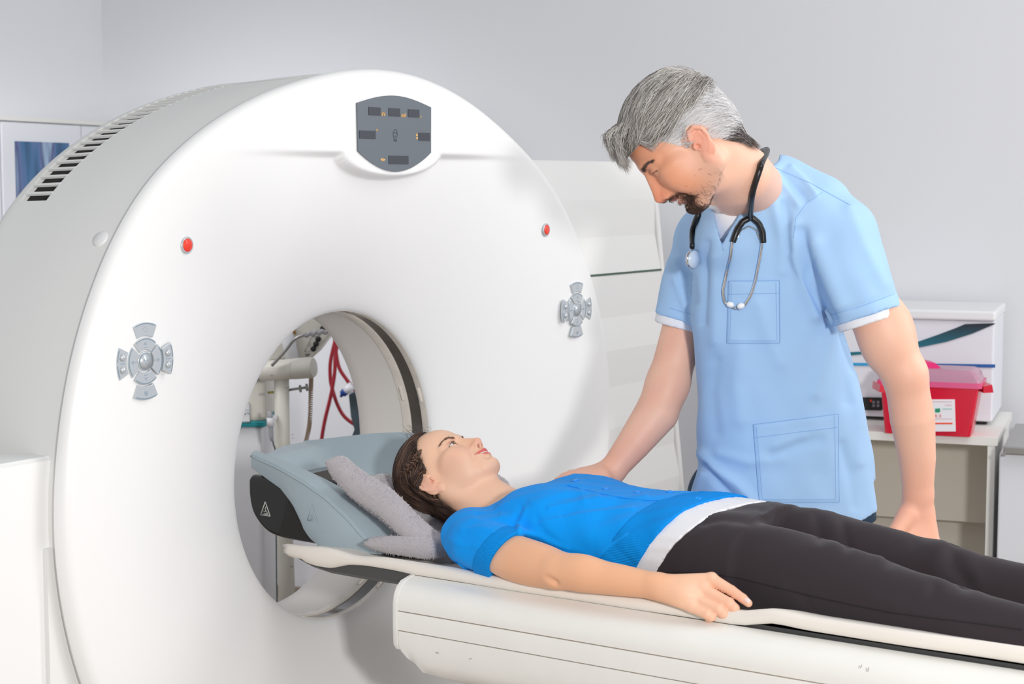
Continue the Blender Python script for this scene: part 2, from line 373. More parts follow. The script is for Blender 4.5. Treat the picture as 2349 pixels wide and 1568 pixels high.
# control pads
def sector(r0, r1, a0, a1, n=14):
    A = np.linspace(math.radians(a0), math.radians(a1), n)
    return [(r1*math.cos(a), r1*math.sin(a)) for a in A] + [(r0*math.cos(a), r0*math.sin(a)) for a in A[::-1]]
def pad(xc, zc):
    yb = 0.004+float(face_depth(xc, zc)); e = thing('control_pad', '', ''); del e['label'], e['category']
    e.location = (xc, yb, zc); e.parent = ct; e.matrix_parent_inverse = Matrix.Translation(ct.location).inverted()
    def add(nm, poly, h, m, par, y=0.0015, bv=0.0):
        o = mesh(nm, *prism(poly, (xc, yb+y, zc), (1, 0, 0), (0, 0, 1), (0, -h, 0)), m, None, smooth=False)
        o.parent = par; o.matrix_parent_inverse = Matrix.Translation((xc, yb, zc)).inverted() if par is e else Matrix.Identity(4)
        if bv: bevel(o, bv, 2)
        return o
    for k in range(4):
        a = 90*k
        b = add('arrow_button', sector(0.0215, 0.0445, a-41.5, a+41.5), 0.0065, M_btn, e, bv=0.0012)
        add('button_stripe', sector(0.0412, 0.0432, a-36, a+36), 0.0004, M_btnd, b, y=-0.0049)
        add('printed_mark', [(0.033*math.cos(math.radians(a))+p*math.cos(math.radians(a))-q*math.sin(math.radians(a)), 0.033*math.sin(math.radians(a))+p*math.sin(math.radians(a))+q*math.cos(math.radians(a))) for p, q in ((-0.002, -0.004), (0.004, 0), (-0.002, 0.004))], 0.0004, M_btnp, b, y=-0.0049)
        add('printed_mark', [(p, q) for p, q in ([(-0.005, -0.001), (0.005, -0.001), (0.005, 0.001), (-0.005, 0.001)] if k in (1, 3) else [(-0.004, -0.0007), (0.004, -0.0007), (0.004, 0.0007), (-0.004, 0.0007)])] if False else
            [(0.0262*math.cos(math.radians(a))+p, 0.0262*math.sin(math.radians(a))+q) for p, q in ((-0.004, -0.0008), (0.004, -0.0008), (0.004, 0.0008), (-0.004, 0.0008))], 0.0004, M_btnp, b, y=-0.0049)
        w = 25 if k in (1, 3) else 25
        b2 = add('outer_button', sector(0.0475, 0.0735, a-w, a+w), 0.0065, M_btn, e, bv=0.0012)
        if k in (1, 3):
            add('button_stripe', sector(0.0700, 0.0722, a-21, a+21), 0.0004, M_btnd, b2, y=-0.0049)
            for t in range(6 if k == 1 else 0):
                c, s = math.cos(t*math.pi/3), math.sin(t*math.pi/3)
                add('printed_mark', [(0.0035*c-0.0005*s, 0.0605+0.0035*s+0.0005*c), (0.0035*c+0.0005*s, 0.0605+0.0035*s-0.0005*c), (0.0065*c+0.0005*s, 0.0605+0.0065*s-0.0005*c), (0.0065*c-0.0005*s, 0.0605+0.0065*s+0.0005*c)], 0.0004, M_btnp, b2, y=-0.0049)
            if k == 3: add('printed_mark', [(-0.005, -0.057), (0.005, -0.057), (0.004, -0.0645), (0.0, -0.066), (-0.004, -0.0645)], 0.0004, M_btnp, b2, y=-0.0049)
        else:
            sx = 1 if k == 0 else -1
            for aa in ((-21, -2.5), (2.5, 21)): add('button_stripe', sector(0.0700, 0.0722, a+aa[0], a+aa[1]), 0.0004, M_btnd, b2, y=-0.0049)
            for dz in (0.0115, -0.0115):
                o = mesh('dome', *lathe([(0.0072, 0), (0.0066, 0.0022), (0.004, 0.0042), (0.0001, 0.005)], (xc+sx*0.0585, yb-0.0048, zc+dz), (0, -1, 0), 20), M_btn); o.parent = b2
            add('printed_mark', [(sx*0.0585+p, q) for p, q in ((-0.006, -0.0009), (0.006, -0.0009), (0.006, 0.0009), (-0.006, 0.0009))], 0.0004, M_btnp, b2, y=-0.0049)
    cb = mesh('start_button', *lathe([(0.0185, 0.0), (0.0185, 0.004), (0.0165, 0.0055), (0.0160, 0.0052)], (xc, yb+0.001, zc), (0, -1, 0)), M_btn)
    cb.parent = e; cb.matrix_parent_inverse = Matrix.Translation((xc, yb, zc)).inverted()
    cc = mesh('button_stripe', *lathe([(0.0160, 0.003), (0.0160, 0.0062), (0.0148, 0.0064)], (xc, yb+0.001, zc), (0, -1, 0)), M_btnd); cc.parent = cb
    cc = mesh('button_cap', *lathe([(0.0148, 0.003), (0.0148, 0.0066), (0.0001, 0.0068)], (xc, yb+0.001, zc), (0, -1, 0)), M_btn); cc.parent = cb
    for dx, dz in ((-0.0035, 0.002), (0.0035, 0.002), (0, -0.005)):
        add('printed_mark', [(dx-0.0022, dz-0.002), (dx+0.0022, dz-0.002), (dx, dz+0.0026)], 0.0005, M_btnp, cb, y=-0.0056)
    return e
pad(-0.773, 1.238); pad(0.785, 1.239)
# ------------------------------------------------------------------ patient table
M_tbl = mat('table_white', srgb(238, 237, 232), 0.32, spec=0.45, var=0.015, vscale=12)
M_seam = mat('table_seam', srgb(150, 126, 104), 0.8)
M_carbon = mat('carbon', srgb(66, 66, 66), 0.4, bump=0.2, bscale=500)
table = thing('patient_table', 'long white patient table with rounded edges running into the scanner bore', 'table', (0, -1.4, 0))
Y0, Y1 = -0.228, -2.75
def mirror(pr): return pr + [(-x, z) for x, z in pr[::-1]]
def extr(pr, ylist, shrink=None):
    R = []
    for k, y in enumerate(ylist): R.append([(x, y, z) for x, z in (pr if shrink is None else shrink(pr, y))])
    return loft(R)
up = mirror([(-0.3015, 0.6935), (-0.303, 0.706), (-0.300, 0.722), (-0.292, 0.737), (-0.279, 0.747), (-0.262, 0.753), (-0.243, 0.756), (-0.240, 0.752), (-0.238, 0.722), (-0.20, 0.705), (-0.1, 0.695), (-0.02, 0.692)])
mesh('upper_shell', *extr(up, [Y0, Y1]), M_tbl, table, auto=40)
mi = mirror([(-0.302, 0.6525), (-0.304, 0.672), (-0.3025, 0.6915)])
mesh('side_rail', *extr(mi, [Y0, Y1]), M_tbl, table, auto=40)
lo = [(-0.302, 0.6505), (-0.3005, 0.62), (-0.295, 0.590), (-0.283, 0.566), (-0.262, 0.552), (-0.2, 0.548)]
def lowring(y, d): return [(x, y, z) for x, z in mirror([(x + (0.0 if z > 0.548+d*0.8 else 0.0015*k), max(z, 0.548+d*0.8)) for k, (x, z) in enumerate(lo)])]
mesh('lower_shell', *loft([lowring(-0.2295, 0.072), lowring(-0.245, 0.056), lowring(-0.262, 0.036), lowring(-0.278, 0.019), lowring(-0.298, 0.007), lowring(-0.33, 0.0), lowring(Y1, 0.0)]), M_tbl, table, auto=40)
mesh('seam_strip', *box((-0.2985, Y1+0.01, 0.686), (0.2985, Y0-0.004, 0.699)), M_seam, table, smooth=False)
mesh('seam_strip', *box((-0.2985, Y1+0.01, 0.645), (0.2985, Y0-0.004, 0.656)), M_seam, table, smooth=False)
def cap_ring(d, y): return [(x*(1-d/0.3), y, z+(0.02-d if z < 0.65 else -d)*(0.2 if z < 0.65 else 1)) for x, z in mirror([(-0.296, 0.606), (-0.304, 0.618), (-0.3055, 0.66), (-0.3055, 0.71), (-0.302, 0.727), (-0.293, 0.742), (-0.279, 0.7515), (-0.24, 0.7585)])]
mesh('end_cap', *loft([cap_ring(0.004, -0.2285), cap_ring(0, -0.2285), cap_ring(0, -0.220), cap_ring(0.003, -0.216), cap_ring(0.009, -0.214)]), M_tbl, table, auto=40)
mesh('pedestal', *box((-0.2, -2.5, 0.0), (0.2, -1.0, 0.556)), M_tbl, table, smooth=False)
bevel(mesh('foot_plate', *box((-0.3, -2.7, 0.0), (0.3, -0.8, 0.06)), M_tbl, table, smooth=False), 0.02)
def padz(x): return 0.742 + 0.036*(abs(x)/0.24)**2
# dark carbon cradle, a shallow trough that runs out into the bore
def crad(y, k):
    ins = [(x, padz(x)-0.014) for x in np.linspace(-0.234, 0.234, 19)]
    out = [(x, 0.708+0.012*(abs(x)/0.236)**2+0.014*(abs(x)/0.236)**12+(1-k)*0.028) for x in np.linspace(0.236, -0.236, 23)]
    return [(x, y, z) for x, z in ins + out]
mesh('carbon_cradle', *loft([crad(0.115, 0.0), crad(0.10, 0.35), crad(0.07, 0.7), crad(0.02, 0.95), crad(-0.05, 1), crad(-0.6, 1), crad(-2.7, 1)]), M_carbon, table, auto=50)
for pts in (((1974, 1531), (1977, 1524)), ((1991, 1539), (1992, 1530)), ((1000, 1495), (1006, 1498)), ((1077, 1511), (1082, 1510))):
    q = [onx(x, y, -0.3035) for x, y in pts]; mesh('scuff', *tube(np.array(q), 0.0007, 5), mat('scuff_grey', srgb(150, 148, 146), 0.8), table)
# pad with a beige cover
M_pad = mat('beige_cover', srgb(233, 226, 217), 0.8, sheen=0.15, bump=0.15, bscale=30, var=0.02, vscale=6)
pad_t = None
def pad_edge(y):
    """outer x, top z and bottom z of the cover along the near and far side"""
    w = 0.2485 + 0.002*math.sin(y*9)+0.001*math.sin(y*23)
    lift = 0.016*float(sstep(-0.97, -1.06, y)) + 0.006*math.exp(-((y+1.04)/0.05)**2)
    ripple = 0.004*math.exp(-((y-0.01)/0.05)**2) - 0.006*math.exp(-((y+0.07)/0.05)**2)
    lo_ = 0.7553 + lift*0.7 + 0.003*float(sstep(-0.24, -0.16, y))*float(sstep(-0.05, -0.1, y)) - 0.014*float(sstep(-0.06, 0.01, y))*float(sstep(0.085, 0.06, y))
    top = 0.782 + lift*0.75 + ripple
    if y > 0.02:
        f = float(sstep(0.02, 0.12, y)); lo_ = lo_*(1-f)+0.752*f; 
    return w, top, lo_
rings = []
yl = list(np.linspace(0.125, -0.3, 36)) + list(np.linspace(-0.32, -2.7, 90))
for k, y in enumerate(yl):
    w, tp, lo_ = pad_edge(y); sq = 1.0 if k > 1 else (0.55 + 0.3*k)
    mid = (tp+lo_)/2; tp = mid+(tp-mid)*sq; lo_ = mid+(lo_-mid)*sq
    R = []
    for s in np.linspace(-1, 1, 25):
        x = s*(w-0.012); R.append((x, y + (0.02*s*s if k < 3 else 0), tp - (0.032)*(1-abs(s)**2.2) + (0.0015*math.sin(40*x+9*y))))
    R.append((w-0.004, y, tp-0.003)); R.append((w, y, mid+0.004)); R.append((w, y, mid-0.004)); R.append((w-0.003, y, lo_+0.002))
    for s in np.linspace(1, -1, 9): R.append((s*(w-0.01), y, lo_ - 0.026*(1-abs(s)**2.2)))
    R.append((-w+0.003, y, lo_+0.002)); R.append((-w, y, mid-0.004)); R.append((-w, y, mid+0.004)); R.append((-w+0.004, y, tp-0.003))
    rings.append(R)
mp = mesh('table_pad', *loft(rings), M_pad)
tag(mp, 'long beige covered pad lying on the white patient table under the patient', 'pad')
# ------------------------------------------------------------------ head holder
M_hold = mat('holder_blue_grey', srgb(176, 192, 200), 0.42, spec=0.45)
M_holdmark = mat('emboss_line', srgb(168, 184, 190), 0.5)
M_white_print = mat('white_print', srgb(222, 222, 216), 0.6)
hh = thing('head_holder', 'blue grey dished head holder with a black shell at the bore end of the table', 'head holder', (0, 0.12, 0.757))
def itp(y, pts): pts = sorted(pts); return float(np.interp(y, [p[0] for p in pts], [p[1] for p in pts]))
near = [(-0.07, 0.768), (-0.05, 0.777), (0.0, 0.813), (0.03, 0.838), (0.09, 0.876), (0.15, 0.904), (0.23, 0.932), (0.33, 0.958)]
far = [(-0.2, 0.80), (-0.1, 0.90), (-0.02, 0.965), (0.04, 0.984), (0.10, 0.984), (0.18, 0.975), (0.26, 0.962), (0.34, 0.948), (0.42, 0.935)]
bot = [(-0.2, 0.768), (-0.07, 0.762), (0.06, 0.757), (0.11, 0.760), (0.135, 0.772), (0.155, 0.79), (0.168, 0.815), (0.19, 0.848), (0.225, 0.880), (0.33, 0.928), (0.45, 0.93)]
XN, XF = -0.145, 0.145
xs = [XN-0.001, XN, XN+0.004, XN+0.012, XN+0.024] + list(np.linspace(XN+0.04, XF-0.03, 20)) + [XF-0.015, XF-0.005, XF]
rings = []
for i, x in enumerate(xs):
    a = (x-XN)/(XF-XN); yb = 0.318+0.42*(x+0.13); yb = min(yb, 0.40); ya = -0.065-0.08*a
    top = []; bt = []
    for s in np.linspace(0, 1, 40):
        y = ya+(yb-ya)*s
        n_, f_ = itp(min(y, 0.33), near), itp(y, far)
        q = abs(2*a-1)
        wall_n = max(0, 1-a*4.0)**1.5; wall_f = max(0, 1-(1-a)*4.0)**1.5
        base = n_*(1-a)+f_*a
        dip = (0.066*float(sstep(0.07, 0.5, a)) if a < 0.5 else 0.066*(1-q**3.0))*float(sstep(-0.06, 0.06, y))
        z = base - dip
        z = max(z, itp(y, bot)+0.006)
        b_ = itp(y, bot)
        if i == 0: z = z-0.004; b_ = b_+0.003
        if i == 0 or i == len(xs)-1: pass
        top.append((x, y, z)); bt.append((x, y, min(b_, z-0.004)))
    rings.append(top + bt[::-1])
V, F = loft(rings)
hb = mesh('dish', V, F, M_hold, hh, auto=50)
ln = [np.array([XN-0.0015, y, itp(y, near)-0.0065]) for y in np.linspace(-0.055, 0.312, 40)]
mesh('piping_seam', *tube(ln, 0.0022, 8), M_hold, hb)
he = []
cxh, cyh = 0.012, 0.185
def dish_z(x, y):
    a = (x-XN)/(XF-XN); q = abs(2*a-1)
    return itp(min(y, 0.33), near)*(1-a)+itp(y, far)*a - (0.066*float(sstep(0.07, 0.5, a)) if a < 0.5 else 0.066*(1-q**3.0))*float(sstep(-0.06, 0.06, y))
for t in np.linspace(0, 2*math.pi, 41)[:-1]:
    x = cxh+0.045*math.cos(t); y = cyh+0.05*math.sin(t); he.append((x, y, dish_z(x, y)+0.0025))
V = np.array(he+[(cxh, cyh, dish_z(cxh, cyh)+0.001)]); F = [(i, (i+1) % 40, 40) for i in range(40)]
mesh('neck_opening', V, F, mat('opening_dark', srgb(52, 50, 54), 0.7), hb)
bs = [(p[0], p[1]) for p in smooth_path([(0.334, 0.888, 0), (0.333, 0.85, 0), (0.324, 0.815, 0), (0.305, 0.791, 0), (0.282, 0.774, 0), (0.255, 0.7655, 0), (0.20, 0.7605, 0), (0.02, 0.7575, 0)], 5)] + [ (0.10, 0.80), (0.16, 0.875), (0.22, 0.9), (0.325, 0.9)]
bevel(mesh('black_shell', *prism(bs, (-0.132, 0, 0), (0, 1, 0), (0, 0, 1), (0.24, 0, 0)), M_black, hh, smooth=False), 0.008)
def tri_mark(c, s, nm, m, par, xx):
    c = np.array(c); P = [np.array([xx, c[1]+a*s, c[2]+b*s]) for a, b in ((0.0, 1.0), (0.78, -0.75), (-0.78, -0.75), (0.0, 1.0))]
    L = [tube(np.array([p, q]), 0.0011, 5) for p, q in zip(P[:-1], P[1:])]
    for seg in (((0.25, -0.5), (-0.3, -0.45)), ((0.3, -0.2), (0.05, -0.3), (-0.1, -0.05)), ((-0.1, 0.35), (0.05, 0.05), (-0.2, -0.25), (-0.4, -0.45)), ((0.45, -0.62), (-0.45, -0.58))):
        L.append(tube(np.array([[xx, c[1]+a*s, c[2]+b*s] for a, b in seg]), 0.0007, 5))
    return mesh(nm, *join(L), m, par)
q = onx(609, 1168, -0.132); tri_mark(q, 0.0185, 'warning_triangle', M_white_print, hh, -0.1325)
q = onx(718, 1178, -0.146); tri_mark(q, 0.021, 'warning_triangle', M_holdmark, hb, -0.1462)
# ------------------------------------------------------------------ grey fleece
M_fleece = mat('grey_fleece', srgb(184, 178, 182), 0.95, sheen=0.6, bump=0.8, bscale=330, var=0.06, vscale=300)
rng = np.random.default_rng(3)
def fleece():
    # folded slab: in the (y,z) plane it runs down from behind the head to the shoulders, dished in x for the head
    rings = []; th = 0.058; nx = 80
    A = np.array([0.046, 0.941]); B = np.array([-0.205, 0.800])
    for x in np.linspace(-0.172, 0.175, nx):
        e = min(1.0, (x+0.172)/0.03, (0.175-x)/0.03); rnd = max(0.22, math.sqrt(max(0.0, 1-(1-max(e, 0))**2)))
        dip = 0.058*max(0, 1-(x/0.135)**4)
        lift = 0.035*float(sstep(0.02, 0.15, x))
        A_x = A + (np.array([-0.13, 0.868])-A)*float(sstep(0.0, 0.13, x)); d = (B-A_x)/np.linalg.norm(B-A_x); nrm_ = np.array([-d[1], d[0]])
        if nrm_[1] < 0: nrm_ = -nrm_
        fa = float(sstep(0.0, 0.13, x)); A_x = A + (np.array([-0.13, 0.868])-A)*fa
        L = np.linalg.norm(B-A_x); ns = 60
        per = []
        for s in np.linspace(0, 1, ns): per.append((s*L, 1))
        for t in np.linspace(0, math.pi, 12)[1:-1]: per.append((L+math.sin(t)*th/2, math.cos(t)))
        for s in np.linspace(1, 0, ns): per.append((s*L, -1))
        for t in np.linspace(math.pi, 2*math.pi, 12)[1:-1]: per.append((math.sin(t)*th/2, math.cos(t)))
        R = []
        for s, h in per:
            bulge = 1+0.15*math.sin(s/L*math.pi)
            p = A_x + d*s + nrm_*(h*th/2*bulge*rnd) + np.array([0, -dip+lift]) + 0.004*math.sin(9*s/L+20*x)*nrm_
            if s/L > 0.55: p = p + np.array([0, max(0, dip-0.03)*0.4*(s/L-0.55)/0.45])
            R.append((x, p[0], p[1]))
        rings.append(R)
    V, F = loft(rings)
    return V + rng.normal(0, 0.0004, V.shape), F
V1, F1 = fleece()
# the lower fold under the neck, near side
rings = []
for x in np.linspace(-0.185, 0.12, 50):
    e = min(1.0, (x+0.185)/0.014, (0.12-x)/0.014); rnd = max(0.22, math.sqrt(max(0, 1-(1-max(e, 0))**2)))
    R = []
    for t in np.linspace(0, 2*math.pi, 56)[:-1]:
        s = math.cos(t); w = (0.5+0.5*s)
        y = -0.137-0.092*s*-1*1.0; 
        hgt = 0.024*(0.6+0.6*(1-w))
        sn = math.sin(t); sn = math.copysign(abs(sn)**0.6, sn); s = math.copysign(abs(s)**0.7, s)
        R.append((x, -0.14+0.092*s, 0.795+ (-0.004)*s + hgt*sn*rnd - 0.0*w - 0.02*max(0, 1-(x/0.17)**2)))
    rings.append(R)
V2, F2 = loft(rings); V2 = V2 + rng.normal(0, 0.0004, V2.shape)
fl_ = thing('fleece_blanket', 'folded grey fleece propped in the head holder under the head of the patient', 'blanket', (0, -0.1, 0.79))
uf = mesh('upper_fold', V1, F1, M_fleece, fl_); lf_ = mesh('lower_fold', V2, F2, M_fleece, fl_)

M_pile = mat('fleece_pile', srgb(198, 192, 196), 0.95, sheen=0.5)
def pile(V, F, o, n):
    F = [f for f in F if len(f) == 4]; idx = rng.integers(0, len(F), n); A = np.array([[V[i] for i in F[k]] for k in idx])
    nr = np.cross(A[:, 2]-A[:, 0], A[:, 3]-A[:, 1]); nr /= np.linalg.norm(nr, axis=1)[:, None]+1e-9
    u, v = rng.random((2, n, 1)); p = A[:, 0]*(1-u)*(1-v)+A[:, 1]*u*(1-v)+A[:, 2]*u*v+A[:, 3]*(1-u)*v
    j = rng.normal(0, 0.0016, (n, 3)); t = np.cross(nr, j); t /= np.linalg.norm(t, axis=1)[:, None]+1e-9; w = 0.0007
    q = p - nr*0.001; m1 = p + nr*0.0011 + j*0.4; tip = p + nr*0.0016 + j*0.9
    VV = np.stack([q-t*w, q+t*w, m1+t*w, m1-t*w, tip], 1).reshape(-1, 3); b = np.arange(n)*5
    FF = [tuple(r) for r in np.stack([b, b+1, b+2, b+3], 1).tolist()] + [tuple(r) for r in np.stack([b+3, b+2, b+4], 1).tolist()]
    k = mesh('pile', VV, FF, M_pile, o); k['kind'] = 'stuff'
pile(V1, F1, uf, 16000); pile(V2, F2, lf_, 7000)
# ------------------------------------------------------------------ things behind the scanner, seen through the bore
M_eq = mat('equipment_cream', srgb(214, 210, 200), 0.45)
M_eqw = mat('equipment_white', srgb(226, 226, 230), 0.5)
M_teal = mat('teal_stripe', srgb(0, 132, 140), 0.5)
M_steel = mat('steel', srgb(170, 168, 166), 0.3, metal=0.9)
M_rubber = mat('rubber_black', srgb(26, 26, 26), 0.6)
M_hosebrown = mat('hose_brown', srgb(176, 152, 130), 0.6)
M_redcable = mat('red_cable', srgb(150, 24, 38), 0.45)
M_blue = mat('nozzle_blue', srgb(0, 50, 130), 0.45)
M_slate = mat('slate_grey', srgb(66, 80, 88), 0.5)
M_clear = mat('clear_cylinder', srgb(222, 220, 226), 0.3)
M_print = mat('grey_print', srgb(120, 122, 122), 0.6)
E3 = 5.3
def P3(px, py, d=E3): return at(px, py, d)
# column stand with a horizontal tube arm
st = thing('imaging_column', 'cream machine with a horizontal tube arm on a round column seen through the scanner bore', 'medical machine', floorz(P3(650, 1300)))
c0, c1 = P3(644, 880), P3(668, 1380); 
mesh('column', *tube([P3(646, 862), P3(648, 1060), P3(656, 1300), floorz(P3(660, 1380))], [0.023, 0.024, 0.026, 0.027], 24), M_eq, st)
mesh('foot', *lathe([(0.09, 0), (0.09, 0.03), (0.07, 0.05), (0.03, 0.07)], floorz(P3(660, 1380)), (0, 0, 1)), M_eq, st)
a0, a1 = P3(597, 851), P3(722, 842, E3-0.05)
ax = (a1-a0); 
arm = mesh('tube_arm', *lathe([(0.0305, 0.0), (0.0315, 0.004), (0.0315, np.linalg.norm(ax)*0.62)], a0, ax), M_eq, st, auto=30)
mesh('arm_head', *lathe([(0.0325, np.linalg.norm(ax)*0.625), (0.0325, np.linalg.norm(ax)*0.94), (0.029, np.linalg.norm(ax)*0.985), (0.02, np.linalg.norm(ax))], a0, ax), M_eq, st, auto=30)
mesh('end_collar', *lathe([(0.028, -0.03), (0.0325, -0.028), (0.0325, 0.002), (0.028, 0.004)], a0, ax), M_steel, st, auto=30)
mesh('neck', *tube([P3(672, 830), P3(664, 790), P3(650, 740)], [0.022, 0.021, 0.02], 20), M_eqw, st)
for px, py, r in ((661, 887, 0.0036), (670, 860, 0.0025), (624, 864, 0.002), (636, 833, 0.002), (671, 996, 0.0016), (672, 1004, 0.0016), (669, 1298, 0.004)):
    c = P3(px, py, E3-0.033); mesh('screw', *lathe([(r, -0.004), (r, 0.003), (r*0.5, 0.0045)], c, -DH), M_steel, st)
L = [(-0.006, 0), (0.006, 0), (0.008, 0.008), (-0.008, 0.008)]
mesh('latch', *obox(P3(622, 862, E3-0.036), RT*0.012, (0, 0, 0.016), -DH*0.006), M_steel, st, smooth=False)
mesh('side_pin', *tube([P3(628, 899), P3(614, 900)], 0.0035, 10), mat('brass', srgb(150, 140, 60), 0.4, metal=0.6), st)
cl = mesh('clamp_rod', *tube([P3(656, 895), P3(690, 890), P3(705, 888)], 0.004, 12), M_steel, st)
for px, py in ((657, 895), (689, 891), (704, 888)):
    c = P3(px, py); mesh('rod_knob', *lathe([(0.006, -0.004), (0.0115, -0.003), (0.0115, 0.003), (0.006, 0.004)], c, P3(px+10, py-1)-c), M_steel, cl)
mesh('handle_rod', *tube(smooth_path([P3(624, 838, E3-0.06), P3(655, 804, E3-0.07), P3(676, 778, E3-0.08), P3(700, 768, E3-0.08), P3(752, 759, E3-0.08)]), 0.0048, 12), M_steel, st)
tw = [P3(697+i*7, 768-0.16*i*7+(3 if i % 2 else -3), E3-0.09) for i in range(9)]
mesh('wrapped_film', *tube(smooth_path(tw, 5), 0.006, 8), mat('film', srgb(186, 184, 188), 0.25, trans=0.2), st)
# big tilted head housing above the arm
hd = [(560, 860), (612, 829), (676, 823), (716, 822), (770, 750), (740, 700), (600, 700), (520, 800)]
o0 = P3(0, 0)
def poly3(pts, d, th, nm, m, par, bv=0.0):
    A = [P3(x, y, d) for x, y in pts]; V = A + [p + DH*th for p in A]; n = len(A)
    F = [tuple(range(n)), tuple(range(2*n-1, n-1, -1))] + [(i, n+i, n+(i+1) % n, (i+1) % n) for i in range(n)]
    s = sum(pts[i][0]*pts[(i+1) % n][1]-pts[(i+1) % n][0]*pts[i][1] for i in range(n))
    if s > 0: F = [f[::-1] for f in F]
    o = mesh(nm, V, [f[::-1] for f in F], m, par, smooth=False)
    if bv: bevel(o, bv, 2)
    return o
hs = poly3(hd, E3+0.02, 0.25, 'head_housing', M_eq, st, 0.006)
for px, py in ((730, 777), (725, 788.5), (719, 799.5)): mesh('dial', *lathe([(0.0085, -0.003), (0.0085, 0.006), (0.006, 0.009), (0.0001, 0.0095)], P3(px, py, E3+0.018), -DH, 20), M_rubber, hs)
mesh('dial', *lathe([(0.0085, -0.003), (0.0085, 0.006), (0.0001, 0.0095)], P3(741, 752, E3+0.018), -DH, 20), M_rubber, hs)
for pts in (((714, 773), (699, 806)), ((699, 806), (712, 806)), ((714, 773), (727, 770)), ((712, 785), (709, 795))):
    mesh('panel_line', *tube(np.array([P3(x, y, E3+0.019) for x, y in pts]), 0.0006, 5), M_print, hs)
poly3([(699, 812), (712, 810), (709, 816), (702, 817)], E3+0.0185, 0.003, 'printed_block', M_print, hs)
poly3([(666, 756), (676, 753), (680, 765), (671, 768)], E3+0.0185, 0.003, 'amber_label', mat('amber_label', srgb(176, 132, 72), 0.5), hs)
# coiled hose
hp = smooth_path([P3(714, 866), P3(713, 900), P3(711, 960), P3(706, 995), P3(695, 1040), P3(690, 1100)], 40)
tn = np.linspace(0, 1, len(hp)*6); hq = np.stack([np.interp(tn, np.linspace(0, 1, len(hp)), hp[:, k]) for k in range(3)], 1)
nl = 62; hc = np.array([p + 0.0058*(math.cos(2*math.pi*nl*t)*RT + math.sin(2*math.pi*nl*t)*DH) for p, t in zip(hq, tn)])
ho = mesh('coiled_hose', *tube(hc, 0.0019, 6), M_hosebrown, st)
# upright cabinet with the teal stripe
cb = thing('teal_striped_cabinet', 'white upright cabinet with a teal stripe seen at the left edge of the bore', 'cabinet', floorz(P3(560, 1300, 5.5)))
def slab(px0, px1, py0, py1, d, th, nm, m, par, bv=0.0, tofloor=False):
    a = P3(px0, py0, d); b = P3(px1, py0, d); c = P3(px0, py1, d)
    h = -a[2] if tofloor else c[2]-a[2]
    o = mesh(nm, *obox(a, b-a, DH*th, (0, 0, h)), m, par, smooth=False)
    if bv: bevel(o, bv)
    return o
slab(470, 607, 820, 970, 5.45, 0.3, 'upper_body', M_eq, cb, 0.02)
slab(470, 602, 978, 1300, 5.46, 0.3, 'lower_body', M_eqw, cb, 0.015, tofloor=True)
slab(465, 609, 966, 979, 5.445, 0.3, 'stripe', M_teal, cb, 0.004)
pl = slab(520, 573.5, 923, 970.5, 5.447, 0.004, 'printed_panel', M_eqw, cb)
for a, b in (((520, 923), (572, 923)), ((572, 923), (574, 969)), ((520, 941), (572.5, 940)), ((520, 970), (574, 969))): mesh('panel_line', *tube(np.array([P3(*a, 5.444), P3(*b, 5.444)]), 0.0008, 5), M_print, pl)
for px, py, m in ((562.5, 949, M_print), (569, 947.5, mat('blue_dot', srgb(80, 150, 190), 0.5)), (556, 949.5, M_rubber), (562, 928, M_rubber)): mesh('symbol', *lathe([(0.0025, 0), (0.0025, 0.001)], P3(px, py, 5.445), -DH, 12), m, pl)
mesh('text_line', *tube(np.array([P3(557, 969, 5.444), P3(571, 967, 5.444)]), 0.0014, 4), M_print, pl)
# grey torch-like probe in a white holder
pr_ = thing('probe_in_holder', 'grey probe in a white clip holder hanging beside the cream column', 'probe', P3(621, 975, 5.26))
mesh('holder', *tube([P3(620, 957, 5.26), P3(621, 976, 5.26)], 0.0115, 16), M_eqw, pr_)
mesh('body', *tube([P3(619, 942, 5.26), P3(620, 958, 5.26), P3(622, 1000, 5.26), P3(624, 1011, 5.26)], [0.0075, 0.008, 0.0068, 0.005], 16), mat('probe_grey', srgb(166, 166, 170), 0.4), pr_)
mesh('band', *tube([P3(619.6, 955.5, 5.26), P3(619.8, 958.5, 5.26)], 0.0084, 16), M_slate, pr_)
mesh('cable', *tube(smooth_path([P3(626, 1011, 5.26), P3(628, 1022, 5.26), P3(631, 1032, 5.27), P3(632, 1100, 5.3), floorz(P3(634, 1300, 5.3))], 4), 0.0022, 8), M_slate, pr_)
bevel(mesh('clip', *obox(P3(623, 962, 5.26), RT*0.016, DH*0.02, (0, 0, 0.012)), M_eqw, pr_, smooth=False), 0.002)
# red cables, each a thing
for pts, lab in (([(772, 770), (764, 800), (757.5, 835), (758, 870), (762, 890), (773, 925), (790, 955), (820, 978), (850, 1000)], 'dark red cable bowing out to the left and then crossing down to the right'),
                 ([(800, 700), (772, 800), (768, 850), (764, 880), (757, 915), (745, 965), (737, 1012), (728, 1080)], 'dark red cable running down to the lower left, ending behind the head holder'),
                 ([(766, 760), (772, 815), (779, 845), (795, 870), (812, 892), (840, 930)], 'dark red cable slanting from the bore rim down to the right above the blue nozzle')):
    d0 = {'d': 5.9, 'b': 5.9}['d'] + 0.03*len(pts)
    o = mesh('red_cable', *tube(smooth_path([P3(x, y, d0) for x, y in pts], 10), 0.0068, 12), M_redcable); tag(o, lab, 'cable', 'red cables behind the scanner')
nz = thing('blue_nozzle', 'blue and white nozzle among the red cables behind the scanner', 'nozzle', P3(797, 898, 5.95))
mesh('barrel', *tube([P3(790, 899, 5.95), P3(808, 884, 5.95)], [0.0135, 0.0155], 18), M_clear, nz)
